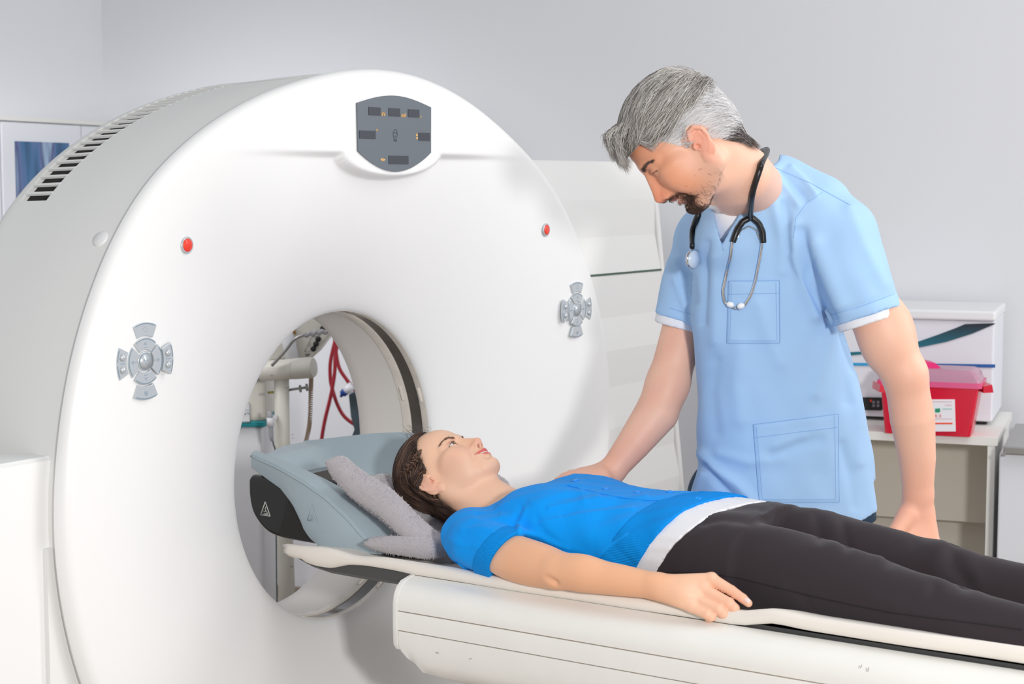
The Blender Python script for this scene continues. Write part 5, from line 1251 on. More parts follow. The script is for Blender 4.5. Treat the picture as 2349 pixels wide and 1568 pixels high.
# small side braid
bvh_h = BVHTree.FromPolygons([tuple(v) for v in Vz], [tuple(f) for f in Fz])
bp = []
for px, py in ((966, 1030), (960, 1046), (955, 1062), (938, 1078), (921, 1096), (908, 1116)):
    p, n_ = hit(bvh_h, px, py)
    if p is not None: bp.append(p+n_*0.007)
if len(bp) > 3:
    bpth = smooth_path(bp, 14); tt = np.linspace(0, 1, len(bpth)); T = np.gradient(bpth, axis=0); T /= np.linalg.norm(T, axis=1)[:, None]; nn = np.array(PH.R[:, 0]); S_ = np.cross(T, nn)
    for k in range(3):
        ph = 2*math.pi*k/3 + tt*2*math.pi*3.2
        q = bpth + S_*(0.0062*np.sin(ph))[:, None] + nn*(0.0032*np.sin(2*ph))[:, None]
        fib = [q + rg.normal(0, 0.0013, 3)+S_*rg.normal(0, 0.0012) for _ in range(16)]
        strand_mesh(fib, [0.0011]*16, [np.array(hc_[rg.integers(0, 5)]) for _ in range(16)], 'braid_strand', M_hair, hp_)
# ------------------------------------------------------------------ the doctor
doc = thing('person', 'grey haired bearded man in light blue scrubs leaning over the patient', 'person', floorz(at(1800, 1000, 3.95)))
def cw(l, d, z): return CAM_LOC*np.array((1, 1, 0)) + RT*l + DH*d + np.array((0, 0, z))
MF = -RT*0.705 + np.array((0, 0, -0.709)); MU = -RT*0.709 + np.array((0, 0, 0.705))
MK = 1.10; EARS = (0.002, -0.011, 0.17)
MH = Frame((0, 0, 0), MF, MU, MK, 0.12)
g0 = at(1467, 393, 3.42); MH.o = g0 - MK*(MH.R@np.array((0, 0.0955, 0.020)))
def head_m(P): return head_sdf(MH.l(P), True, 0.9, -0.32, EARS)*MK
LSH, RSH = at(1918, 545, 3.62), at(1618, 545, 3.86)
LEL, LWR = at(2076, 858, 3.55), at(2106, 1135, 3.58)
REL, RWR = at(1532, 880, 3.82), at(1402, 1082, 3.765)
def arms_m(P):
    d = chain(P, [LSH, at(2002, 712, 3.56), LEL], [0.062, 0.0535, 0.043])
    d = smin(d, ell(P, at(2035, 770, 3.555), (0.055, 0.055, 0.075)), 0.03)
    f = chain(P, [LEL, at(2093, 960, 3.56), at(2104, 1050, 3.57), LWR], [0.0430, 0.0465, 0.0385, 0.0310])
    d = smin(d, f, 0.022)
    e = chain(P, [RSH, at(1566, 760, 3.85), REL], [0.060, 0.0480, 0.0460])
    f = chain(P, [REL, at(1507, 945, 3.80), at(1455, 1015, 3.78), RWR], [0.0450, 0.0490, 0.0385, 0.0285])
    return np.minimum(d, smin(e, f, 0.022))
RK = [at(1334, 1090, 3.745), at(1318, 1094, 3.725), at(1308, 1102, 3.71), at(1306, 1112, 3.70)]
def hand_r(P):
    """right hand laid flat on the far shoulder of the patient"""
    d = cap(P, RWR, at(1385, 1089, 3.755), 0.029, 0.025)
    for k in range(4): d = smin(d, cap(P, at(1378, 1086+4*k, 3.765-0.014*k), RK[k], 0.022, 0.0160), 0.014)
    tips = [at(1276, 1104, 3.735), at(1268, 1112, 3.71), at(1272, 1122, 3.69), at(1284, 1130, 3.68)]
    for k in range(4):
        a, b = RK[k], tips[k]; m1 = a*0.6+b*0.4 + np.array((0, 0, 0.007)); m2 = a*0.27+b*0.73 + np.array((0, 0, 0.004))
        d = smin(d, chain(P, [a, m1, m2, b - np.array((0, 0, 0.006))], [0.0135, 0.0110, 0.0100, 0.0080], 0.003), 0.006)
    return smin(d, chain(P, [at(1380, 1098, 3.78), at(1350, 1112, 3.80), at(1325, 1118, 3.80)], [0.018, 0.0125, 0.009]), 0.012)
LK = [at(2062, 1238, 3.56), at(2088, 1248, 3.55), at(2116, 1250, 3.555), at(2140, 1244, 3.565)]
def hand_l(P):
    d = cap(P, LWR, at(2104, 1165, 3.58), 0.031, 0.029)
    for k in range(4): d = smin(d, cap(P, at(2086+12*k, 1172, 3.58), LK[k], 0.020, 0.0150), 0.014)
    for k, (t1, t2, t3) in enumerate((((2052, 1272), (2058, 1292), (2066, 1304)), ((2082, 1286), (2086, 1308), (2092, 1320)), ((2114, 1288), (2114, 1308), (2116, 1320)), ((2142, 1276), (2138, 1294), (2136, 1306)))):
        d = smin(d, chain(P, [LK[k], at(*t1, 3.55), at(*t2, 3.565), at(*t3, 3.585)], [0.0138, 0.0112, 0.0102, 0.0085], 0.003), 0.006)
    d = smin(d, chain(P, [at(2080, 1180, 3.56), at(2056, 1216, 3.54), at(2050, 1250, 3.535), at(2058, 1276, 3.54)], [0.021, 0.0155, 0.0120, 0.0095], 0.004), 0.012)
    return d
NB = at(1742, 440, 3.66)
def neck_m(P):
    d = chain(P, [MH.w((0, -0.030, -0.052)), at(1702, 400, 3.50), NB], [0.054, 0.0605, 0.058])
    d = smin(d, cap(P, MH.w((0, 0.005, -0.085)), at(1682, 468, 3.63), 0.032, 0.030), 0.04)
    d = smin(d, cap(P, at(1752, 464, 3.71), LSH + np.array((0, 0, -0.01)), 0.045, 0.045), 0.05)
    return smin(d, cap(P, at(1720, 445, 3.72), RSH + np.array((0, 0, 0.01)), 0.050, 0.048), 0.05)
def Lz(px, dep): return float((at(px, 700, dep)-CAM_LOC)@RT)
# torso profile: pixel row -> left edge, right edge, depth of the axis, half thickness
TT = [(440, 1640, 1880, 3.71, .10), (490, 1606, 1915, 3.71, .125), (560, 1586, 1930, 3.72, .140), (650, 1585, 1925, 3.73, .142), (760, 1592, 1930, 3.74, .135), (860, 1604, 1962, 3.75, .132), (960, 1605, 1988, 3.76, .135), (1060, 1608, 2006, 3.77, .140), (1120, 1600, 2014, 3.77, .145), (1180, 1588, 2020, 3.77, .150), (1260, 1580, 2028, 3.77, .15)]
tz = np.array([float(at(1750, r, d)[2]) for r, a, b, d, t in TT]); tl = np.array([(Lz(a, d)+Lz(b, d))/2 for r, a, b, d, t in TT]); tw_ = np.array([(Lz(b, d)-Lz(a, d))/2 for r, a, b, d, t in TT]); td = np.array([d for r, a, b, d, t in TT]); tt_ = np.array([t for r, a, b, d, t in TT])
o_ = np.argsort(tz); tz, tl, tw_, td, tt_ = tz[o_], tl[o_], tw_[o_], td[o_], tt_[o_]
RT32, DH32 = RT.astype(np.float32), DH.astype(np.float32)
def torso_m(P, g=0.0, n=2.4):
    q = P-CAM_LOC.astype(np.float32); l = q@RT32; d = q@DH32; z = P[:, 2]
    a = np.interp(z, tz, tw_)+g; b = np.interp(z, tz, tt_)+g
    r = (np.abs((l-np.interp(z, tz, tl))/a)**n + np.abs((d-np.interp(z, tz, td))/b)**n)**(1/n)
    return (r-1)*np.minimum(a, b)*0.9
ZTOP = float(at(1750, 470, 3.71)[2])
def chest_m(P, g=0.0):
    d = np.maximum(torso_m(P, g), P[:, 2]-ZTOP)
    d = smin(d, cap(P, at(1770, 468, 3.70), LSH, 0.075+g, 0.068+g), 0.05)
    d = smin(d, cap(P, at(1720, 470, 3.73), RSH, 0.075+g, 0.066+g), 0.05)
    return d
def upper_m(P):
    d = smin(head_m(P), neck_m(P), 0.02)
    return smin(d, np.maximum(chest_m(P, -0.034), 1.25-P[:, 2]), 0.03)
lo_m = np.minimum.reduce([at(1380, 520, 3.4), at(1850, 560, 3.9), LSH-0.1, RSH-0.1, at(1850, 400, 3.6)-0.1, MH.w((0, 0.13, 0.13)), MH.w((0.09, 0, 0)), MH.w((-0.09, 0, 0))])-0.05
hi_m = np.maximum.reduce([at(1400, 150, 3.4), at(1850, 330, 3.9), at(1950, 500, 3.9), LSH+0.1, RSH+0.1, MH.w((0.09, 0, 0.13)), MH.w((-0.09, 0, 0.13))])+0.05
lo_m[2] = 1.38
Vh, Fh = polygonise(upper_m, lo_m, hi_m, 0.0022)
la = np.minimum.reduce([LSH, LEL, LWR, LK[0], at(2060, 1300, 3.55)])-0.09; ha = np.maximum.reduce([LSH, LEL, LWR, LK[3]])+0.09
zc_ = float(at(1990, 640, 3.6)[2])
Vl, Fl = polygonise(lambda P: np.maximum(smin(arms_m(P), hand_l(P), 0.012), P[:, 2]-zc_), la, ha, 0.0026)
# keep only pieces on the left arm side
lb_ = np.minimum.reduce([RSH, REL, RWR, RK[2], at(1262, 1120, 3.66)])-0.08; hb_ = np.maximum.reduce([RSH, REL, RWR, RK[0], at(1275, 1100, 3.76)])+0.08
zr_ = float(at(1580, 690, 3.85)[2])
Vr, Fr = polygonise(lambda P: np.maximum(smin(arms_m(P), hand_r(P), 0.012), P[:, 2]-zr_), lb_, hb_, 0.0026)
def legs_m(P):
    hl, hr = cw(float((at(1880, 1150, 3.8)-CAM_LOC)@RT), 3.86, 0.84), cw(float((at(1700, 1150, 3.8)-CAM_LOC)@RT), 3.96, 0.84)
    d = None
    for h_, k in ((hl, -1), (hr, 1)):
        a = h_.copy(); b = h_ + DH*0.03 + np.array((0, 0, -0.36)); c = h_ + DH*0.05 + np.array((0, 0, -0.75)); f = c - DH*0.14 - RT*0.06
        e = chain(P, [a, b, c], [0.095, 0.068, 0.050]); e = smin(e, cap(P, c, f+np.array((0, 0, -0.03)), 0.045, 0.038), 0.03)
        d = e if d is None else smin(d, e, 0.02)
    return smin(d, np.maximum(torso_m(P, -0.02), np.maximum(P[:, 2]-1.42, 0.84-P[:, 2])), 0.04)
ll = np.minimum(cw(0.1, 3.5, 0), cw(1.1, 3.5, 0)); lh_ = np.maximum(cw(1.1, 4.2, 1.45), cw(0.1, 4.2, 1.45)); 
loL = np.minimum.reduce([cw(0.2, 3.55, 0.0), cw(1.0, 3.55, 0.0), cw(0.2, 4.15, 0), cw(1.0, 4.15, 0)]); hiL = np.maximum.reduce([cw(0.2, 3.55, 1.45), cw(1.0, 3.55, 1.45), cw(0.2, 4.15, 1.45), cw(1.0, 4.15, 1.45)])
Vg, Fg = polygonise(legs_m, loL, hiL, 0.010)
n1, n2, n3 = len(Vh), len(Vl), len(Vr)
mV = np.vstack([relax(Vh, Fh, 1, 0.4), relax(Vl, Fl, 2), relax(Vr, Fr, 2), Vg]); mF = np.vstack([Fh, Fl+n1, Fr+n1+n2, Fg+n1+n2+n3])
mb = mesh('body', mV, mF, M_skin, doc)
Ls = MH.l(mV).astype(float); La = Ls.copy(); La[:, 0] = np.abs(La[:, 0]); xl, yl_, zl = La[:, 0], La[:, 1], La[:, 2]
C = np.tile(np.array(srgb(242, 193, 168)), (len(mV), 1))
inhead = (np.abs(Ls) < 0.16).all(1)
C = mixc(C, srgb(222, 146, 106), 0.7*inhead*sstep(0.005, 0.06, yl_)*sstep(-0.10, -0.06, zl))  # shade on the front of the face is put into the tint
C = mixc(C, srgb(226, 128, 100), 0.5*blob(La, (0.0, 0.106, -0.040), (0.018, 0.024, 0.020)))
C = mixc(C, srgb(240, 152, 130), 0.5*blob(La, (0.082, -0.014, -0.022), (0.014, 0.036, 0.046), 2))
lipc = np.interp(xl, [0, 0.0135, 0.0275], [-0.0662, -0.0655, -0.0572]); lh = np.interp(xl, [0, 0.0045, 0.013, 0.026, 0.03], [0.0080, 0.0086, 0.0070, 0.0020, 0.0])
C = mixc(C, srgb(206, 120, 112), 0.9*np.clip((lh-np.abs(zl-lipc))/0.0014, 0, 1)*(yl_ > 0.074)*(xl < 0.029))
C = mixc(C, srgb(96, 40, 36), 0.8*blob(La, (0.0066, 0.1005, -0.0485), (0.003, 0.006, 0.0034), 2))
bl = inhead & (yl_ > 0.0)
nse = np.clip(0.5+0.5*np.sin(La@np.array((410., 530., 470.)))*np.sin(La@np.array((-380., 290., 610.))+1), 0, 1)
chin = blob(La, (0.010, 0.085, -0.096), (0.026, 0.034, 0.020), 1.5) + 0.8*blob(La, (0.030, 0.080, -0.074), (0.008, 0.018, 0.018), 1.5)
stache = np.exp(-((zl-(-0.0535-0.12*np.maximum(xl-0.01, 0)))/0.0042)**2)*(xl < 0.032)*(yl_ > 0.074)
jawl = blob(La, (0.050, 0.012, -0.062), (0.02, 0.03, 0.03), 1.5) + 0.6*blob(La, (0.042, 0.05, -0.082), (0.02, 0.03, 0.02), 1.5)
C = mixc(C, srgb(92, 66, 56), 0.75*np.clip(chin+stache, 0, 1)*bl)
C = mixc(C, srgb(140, 96, 76), 0.5*np.clip(jawl, 0, 1)*bl)
C = mixc(C, srgb(120, 74, 56), 0.6*np.exp(-((zl-0.0020)/0.0010)**2)*(np.abs(xl-0.031) < 0.014)*(yl_ > 0.07))
C = mixc(C, srgb(70, 50, 44), 0.85*np.exp(-((zl-(0.0005+0.0018*np.clip(1-((xl-0.0305)/0.0145)**2, 0, 1)**0.8))/0.0012)**2)*(np.abs(xl-0.031) < 0.0150)*(yl_ > 0.070))
ah = slice(n1, n1+n2+n3)
C[ah] = mixc(C[ah], srgb(234, 164, 138), 0.45*sstep(1.1, 0.85, mV[ah, 2]))
C[ah] = mixc(C[ah], srgb(226, 160, 136), 0.25*np.clip(0.5+0.5*np.sin(mV[ah]@np.array((61., 43., 37.))), 0, 1))
colour(mb, C)
for s in (1, -1): eye_parts(MH, s, doc, (0, 0.94, -0.34), (0.10, 0.06, 0.035))
mesh('teeth', *tube([MH.w(p) for p in smooth_path([(-0.022, 0.0770, -0.0605), (-0.012, 0.0890, -0.0640), (0, 0.0922, -0.0645), (0.012, 0.0890, -0.0640), (0.022, 0.0770, -0.0605)], 5)], 0.0042*MK, 10), M_teeth, doc)
def fl_m(L): return head_sdf(L, True, 0.9, -0.32, EARS)
rg = np.random.default_rng(21)
brow(MH, fl_m, [(0.0125, 0.0905, 0.0140), (0.0240, 0.0875, 0.0195), (0.0350, 0.0800, 0.0215), (0.0460, 0.066, 0.0165)], 120, [srgb(92, 74, 66), srgb(70, 56, 52), srgb(128, 108, 98)], 0.00042, doc, rg, wid=0.0045)
# beard and moustache hairs
def grow(fr, f, n, lo, hi, keep, dirf, steps, step, lift, rng_, r0, r1, cols, nm, par, m, k=1.0):
    c = rng_.uniform(lo, hi, (n, 3)); 
    for _ in range(4): g = grad(f, c); c = c - g*f(c.astype(np.float32))[:, None]
    ok = keep(c, rng_) & (np.abs(f(c.astype(np.float32))) < 0.002); c = c[ok]; j = rng_.normal(0, 1, c.shape)
    W3 = surface_walk(f, c, lambda Q, s: dirf(Q, s, j), steps, step, lift if not callable(lift) else (lambda s: lift(s, len(c))))
    P = [fr.w(w[:max(3, int(rng_.integers(int(steps*0.6), steps+1)))]) for w in W3]
    cc = [np.array(cols[rng_.integers(len(cols))]) for _ in P]
    return strand_mesh(P, list(rng_.uniform(r0, r1, len(P))), cc, nm, m, par)
def kb(c, r):
    x, y, z = np.abs(c[:, 0]), c[:, 1], c[:, 2]
    a = (np.exp(-(((x-0.008)/0.026)**2+((y-0.086)/0.036)**2+((z+0.097)/0.019)**2)**1.5) + 0.9*np.exp(-(((x-0.031)/0.009)**2+((y-0.078)/0.02)**2+((z+0.073)/0.018)**2)**1.5)
         + np.exp(-((z-(-0.0535-0.12*np.maximum(x-0.01, 0)))/0.0040)**2)*(x < 0.034)*(y > 0.072))
    a += 0.10*np.exp(-(((x-0.050)/0.02)**2+((y-0.012)/0.03)**2+((z+0.062)/0.03)**2)) + 0.12*np.exp(-(((x-0.042)/0.02)**2+((y-0.05)/0.03)**2+((z+0.082)/0.02)**2))
    return r.random(len(c)) < a*0.9
grow(MH, fl_m, 26000, (-0.06, -0.02, -0.125), (0.06, 0.125, -0.045), kb, lambda Q, s, j: np.stack([0.35*np.sign(Q[:, 0])+0.5*j[:, 0], 0.25*j[:, 1], -np.ones(len(Q))+0.4*j[:, 2]], 1), 5, 0.0016, lambda s, n: 0.0003+0.0007*s, rg, 0.00012, 0.00022, [srgb(58, 42, 38), srgb(80, 58, 48), srgb(44, 34, 32), srgb(108, 78, 62)], 'beard', doc, M_hair)
# ---- grey hair
def hair_m(z, x): return np.interp(z, [-0.10, -0.075, -0.060, -0.035, -0.030, -0.012, 0.0, 0.020, 0.045, 0.062, 0.075, 0.10], [-0.082, -0.066, -0.054, -0.036, -0.030, 0.010, 0.020, 0.030, 0.046, 0.056, 0.066, 0.075])
def mcap(P):
    L = MH.l(P); q = np.abs(L[:, 0]); d = smin(head_m(P), neck_m(P), 0.02)
    earz = np.exp(-(((L[:, 1]+0.010)/0.030)**2+((L[:, 2]+0.020)/0.040)**2)**2)
    thick = 0.0018 + 0.008*sstep(0.03, 0.09, L[:, 2])*MK
    return np.maximum(np.maximum(d-thick, (L[:, 1]-hair_m(L[:, 2], q)+0.003)*0.8), np.maximum(-0.084-L[:, 2], earz-0.40)*0.03)
hb0 = np.minimum.reduce([MH.w(p) for p in ((0.11, 0.1, 0.15), (-0.11, -0.13, -0.1), (0.11, -0.13, 0.15), (-0.11, 0.1, -0.1), (0.11, 0.1, -0.1), (0.11, -0.13, -0.1), (-0.11, 0.1, 0.15), (-0.11, -0.13, 0.15))]); hb1 = np.maximum.reduce([MH.w(p) for p in ((0.11, 0.1, 0.15), (-0.11, -0.13, -0.1), (0.11, -0.13, 0.15), (-0.11, 0.1, -0.1), (0.11, 0.1, -0.1), (0.11, -0.13, -0.1), (-0.11, 0.1, 0.15), (-0.11, -0.13, 0.15))])
Vz, Fz = polygonise(mcap, hb0, hb1, 0.003)
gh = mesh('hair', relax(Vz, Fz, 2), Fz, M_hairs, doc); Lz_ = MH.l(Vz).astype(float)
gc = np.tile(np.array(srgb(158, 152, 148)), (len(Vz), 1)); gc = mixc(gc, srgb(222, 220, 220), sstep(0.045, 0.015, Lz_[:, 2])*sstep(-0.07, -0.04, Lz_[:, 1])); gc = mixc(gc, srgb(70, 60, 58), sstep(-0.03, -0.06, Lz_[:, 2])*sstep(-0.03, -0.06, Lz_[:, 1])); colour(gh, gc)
def kt(c, r): return (c[:, 1] < hair_m(c[:, 2], c[:, 0])) & (c[:, 2] > -0.084) & (np.abs(c[:, 0]) < 0.080) & ~((((c[:, 1]+0.010)/0.025)**2+((c[:, 2]+0.022)/0.036)**2 < 1) & (np.abs(c[:, 0]) > 0.06))
def fl_h(L): P = MH.w(L.astype(float)).astype(np.float32); return smin(head_m(P), neck_m(P), 0.02)/MK
def seeds(n):
    c = rg.uniform((-0.085, -0.115, -0.09), (0.085, 0.09, 0.125), (n, 3))
    for _ in range(4): g = grad(fl_h, c); c = c - g*fl_h(c.astype(np.float32))[:, None]
    return c[kt(c, rg) & (np.abs(fl_h(c.astype(np.float32))) < 0.002)]
S0 = seeds(48000)
top = S0[S0[:, 2] > 0.040][:6500]; side = S0[S0[:, 2] <= 0.045][:4200]
jt = rg.normal(0, 1, top.shape); clump = np.sin(top@np.array((95., 60., 80.)))[:, None]
bt_ = rg.uniform(0.004, 0.0155, len(top))
def dtop(Q, s): y, z = Q[:, 1], Q[:, 2]; return np.stack([-0.35+0.32*clump[:, 0]+0.22*jt[:, 0], np.ones(len(Q)), 0.10*jt[:, 2]+0.25*np.sin(s*0.5+3*clump[:, 0])], 1)
Wt = surface_walk(fl_m, top, dtop, 11, 0.0080, lambda s: bt_*(0.35+0.65*np.clip(s/4, 0, 1)*1.0))
paths = []; cols = []; rad = []
gcol = [srgb(182, 177, 172), srgb(208, 204, 200), srgb(146, 139, 135), srgb(228, 226, 223), srgb(116, 108, 105), srgb(198, 192, 184)]
for k, w in enumerate(Wt):
    n_ = int(rg.integers(7, 12)); w = w[:n_].copy()
    over = np.clip((w[:, 1]-0.066)/0.03, 0, None)            # past the hairline the fringe leaves the skin and hangs forward
    w[:, 2] = np.where(w[:, 1] > 0.058, np.maximum(w[:, 2], 0.058-0.10*np.clip(w[:, 1]-0.058, 0, 1)), w[:, 2])
    paths.append(MH.w(w)); rad.append(rg.uniform(0.0003, 0.00065)); cols.append(np.array(gcol[rg.choice(6, p=[.27, .22, .18, .11, .08, .14])]))
# fringe locks
for q in range(34):
    x0 = rg.uniform(-0.052, 0.035); base = np.array((x0, 0.052+0.01*rg.random()-3.0*x0*x0, 0.088+0.012*rg.random()))
    tip = np.array((x0-0.030+0.012*rg.normal(), 0.104+0.012*rg.random(), 0.060+0.014*rg.normal()))
    mid = (base+tip)/2+np.array((0, 0.008, 0.014+0.005*rg.normal()))
    for r_ in range(60):
        j = rg.normal(0, 0.0035, (3, 3)); paths.append(MH.w(smooth_path([base+j[0]*1.4, mid+j[1], tip+j[2]*(0.7+0.8*rg.random())], 6))); rad.append(rg.uniform(0.0003, 0.0006)); cols.append(np.array(gcol[rg.choice(6, p=[.27, .22, .18, .11, .08, .14])]))
js = rg.normal(0, 1, side.shape); bs_ = rg.uniform(0.0030, 0.0075, len(side))
Ws = surface_walk(fl_h, side, lambda Q, s: np.stack([0.06*js[:, 0], -np.ones(len(Q))+0.1*js[:, 1], -0.20+0.16*js[:, 2]-0.7*sstep(-0.03, -0.08, Q[:, 1])+0.35*sstep(0.0, 0.03, Q[:, 1])*sstep(0.0, -0.02, Q[:, 2])*-1], 1), 8, 0.0045, lambda s: bs_*(0.5+0.5*min(1, s/4)))
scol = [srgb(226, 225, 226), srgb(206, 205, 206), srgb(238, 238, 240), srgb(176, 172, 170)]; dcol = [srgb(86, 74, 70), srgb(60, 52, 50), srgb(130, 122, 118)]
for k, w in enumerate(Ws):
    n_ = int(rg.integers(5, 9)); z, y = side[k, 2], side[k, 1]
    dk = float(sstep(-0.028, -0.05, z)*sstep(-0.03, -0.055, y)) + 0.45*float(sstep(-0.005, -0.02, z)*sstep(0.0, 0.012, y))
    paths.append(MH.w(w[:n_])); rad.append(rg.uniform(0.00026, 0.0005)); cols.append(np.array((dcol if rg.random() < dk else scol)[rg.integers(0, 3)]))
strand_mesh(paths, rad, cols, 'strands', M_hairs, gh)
# ------------------------------------------------------------------ scrubs, vest and stethoscope of the doctor
M_scrub = mat('scrub_blue', srgb(166, 202, 240), 0.85, sheen=0.1, spec=0.2, bump=0.12, bscale=900)
M_stitch = mat('scrub_stitch', srgb(146, 186, 230), 0.9)
M_tee = mat('tee_white', srgb(238, 239, 244), 0.85, bump=0.1, bscale=700)
M_navy = mat('navy_trousers', srgb(22, 52, 78), 0.85)
def poly_sd(P, pts):
    """signed distance (metres) to a pixel polygon, swept along the viewing rays"""
    x, y = project_px(P); n = len(pts); d = np.full(len(x), 1e9); inside = np.zeros(len(x), bool)
    for i in range(n):
        x0, y0 = pts[i]; x1, y1 = pts[(i+1) % n]; dx, dy = x1-x0, y1-y0
        t = np.clip(((x-x0)*dx+(y-y0)*dy)/(dx*dx+dy*dy), 0, 1); d = np.minimum(d, np.hypot(x-x0-t*dx, y-y0-t*dy))
        c = ((y0 > y) != (y1 > y)) & (x < (x1-x0)*(y-y0)/((y1-y0)+1e-12)+x0); inside ^= c
    return (np.where(inside, -d, d)*3.65/FOCAL_PX).astype(np.float32)
LHM, RHM = at(1990, 726, 3.565), at(1563, 742, 3.853)
def plane3(a, b, c): n = np.cross(b-a, c-a); n /= np.linalg.norm(n); return n, a
nL, oL = plane3(at(1912, 750, 3.52), at(2064, 700, 3.56), at(1990, 722, 3.70)); nL = nL if np.dot(nL, LHM-LSH) > 0 else -nL
nR, oR = plane3(at(1533, 727, 3.84), at(1590, 742, 3.82), at(1562, 732, 3.95)); nR = nR if np.dot(nR, RHM-RSH) > 0 else -nR
def pl_(P, n, o): return (P-o.astype(np.float32))@n.astype(np.float32)
def sleeves(P, g, ext=0.0):
    a = chain(P, [LSH + RT*-0.03, LSH + RT*0.004, at(1958, 650, 3.575), LHM + (LHM-LSH)*0.25], [0.082+g, 0.084+g, 0.078+g, 0.072+g])
    a = np.maximum(a, pl_(P, nL, oL)-ext)
    b = chain(P, [RSH + RT*0.02, at(1592, 620, 3.855), RHM + (RHM-RSH)*0.25], [0.067+g, 0.065+g, 0.0625+g])
    return a, np.maximum(b, pl_(P, nR, oR)-ext)
VNECK = [(1655, 563), (1690, 500), (1719, 446), (1742, 404), (1786, 368), (1800, 280), (1560, 280), (1560, 478), (1636, 478)]
TNECK = [(1628, 470), (1655, 473), (1688, 464), (1714, 440), (1740, 404), (1786, 372), (1800, 280), (1540, 280), (1540, 470)]
zhem = float(at(1950, 1189, 3.7)[2])
def hemz(P): q = P-CAM_LOC.astype(np.float32); l = q@RT32; l0 = Lz(1950, 3.7); return (zhem + 0.020*sstep(0.0, 0.09, l-l0) + 0.012*sstep(0.0, -0.12, l-l0)).astype(np.float32)
SLIT = [(2003, 1100), (2010, 1100), (2021, 1180), (2015, 1182)]
def scrub(P):
    d = np.maximum(torso_m(P, 0.002), P[:, 2]-ZTOP)
    d = smin(d, cap(P, at(1785, 462, 3.69), LSH, 0.086, 0.080), 0.05)
    d = smin(d, cap(P, at(1725, 462, 3.73), RSH, 0.082, 0.070), 0.05)
    d = smin(d, cap(P, at(1785, 428, 3.70), at(1880, 470, 3.66), 0.058, 0.062), 0.04)
    d = smin(d, cap(P, at(1738, 458, 3.665), at(1676, 540, 3.625), 0.078, 0.062), 0.035)
    a, b = sleeves(P, 0.0); d = smin(d, a, 0.022); d = smin(d, b, 0.022)
    d = d + (0.0014*np.sin(P[:, 2]*45+P[:, 0]*30)*np.sin(P[:, 0]*50-P[:, 1]*40)).astype(np.float32)
    d = np.maximum(d, -poly_sd(P, VNECK))
    d = np.maximum(d, hemz(P)-P[:, 2])
    return np.maximum(d, -poly_sd(P, SLIT))
bl_ = np.minimum.reduce([at(1500, 700, 3.95), at(2100, 700, 3.4), at(1500, 700, 3.5), at(2100, 700, 3.95)]); bh_ = np.maximum.reduce([at(1500, 700, 3.95), at(2100, 700, 3.4), at(1500, 700, 3.5), at(2100, 700, 3.95)])
bl_[2] = zhem-0.03; bh_[2] = float(at(1700, 330, 3.6)[2])
Vs, Fs = polygonise(scrub, bl_, bh_, 0.0042)
Vs = relax(Vs, Fs, 1)
FOLD = [([(1838, 530), (1850, 590), (1875, 660), (1908, 735)], 0.012, -0.009), ([(1822, 520), (1825, 580), (1838, 640), (1868, 720)], 0.016, 0.009), ([(1870, 560), (1895, 620), (1930, 700)], 0.018, 0.008),
    ([(1770, 395), (1800, 430), (1830, 470)], 0.008, 0.004), ([(1795, 390), (1822, 425), (1848, 455)], 0.007, -0.004), ([(1815, 385), (1845, 415), (1870, 445)], 0.007, 0.004), ([(1800, 470), (1810, 520), (1812, 570)], 0.010, -0.004), ([(1775, 470), (1790, 540), (1795, 620)], 0.013, 0.004),
    ([(1620, 560), (1618, 640), (1612, 740)], 0.010, -0.005), ([(1640, 590), (1642, 680), (1640, 780)], 0.014, 0.004), ([(1560, 600), (1585, 640), (1592, 690)], 0.008, -0.005), ([(1548, 640), (1570, 700), (1578, 735)], 0.008, 0.003),
    ([(1905, 760), (1890, 830), (1870, 900)], 0.016, 0.005), ([(1930, 770), (1940, 840), (1945, 920)], 0.014, -0.004), ([(1960, 860), (1968, 960), (1972, 1060)], 0.012, 0.003),
    ([(1700, 800), (1690, 880), (1700, 960)], 0.020, 0.005), ([(1640, 830), (1630, 900), (1640, 990)], 0.016, -0.004),
    ([(1612, 1040), (1640, 1075), (1690, 1110), (1730, 1150)], 0.012, 0.007), ([(1620, 1070), (1650, 1110), (1690, 1150)], 0.009, -0.007), ([(1612, 1085), (1600, 1110), (1590, 1140)], 0.008, 0.004), ([(1650, 1040), (1720, 1060), (1790, 1050)], 0.012, 0.003), ([(1770, 1045), (1830, 1020), (1880, 1010)], 0.012, -0.004), ([(1780, 1025), (1840, 1000)], 0.012, 0.003),
    ([(1930, 1020), (1950, 1090), (1960, 1160)], 0.011, -0.003), ([(1745, 700), (1760, 760), (1790, 830)], 0.016, 0.003), ([(1950, 480), (1985, 560), (2030, 650)], 0.014, 0.003), ([(1900, 720), (1980, 700), (2050, 675)], 0.006, -0.0012)]
Vs = folds(Vs, Fs, [(p, w, a*1.5) for p, w, a in FOLD])
sc = mesh('scrub_top', Vs, Fs, M_scrub, doc)

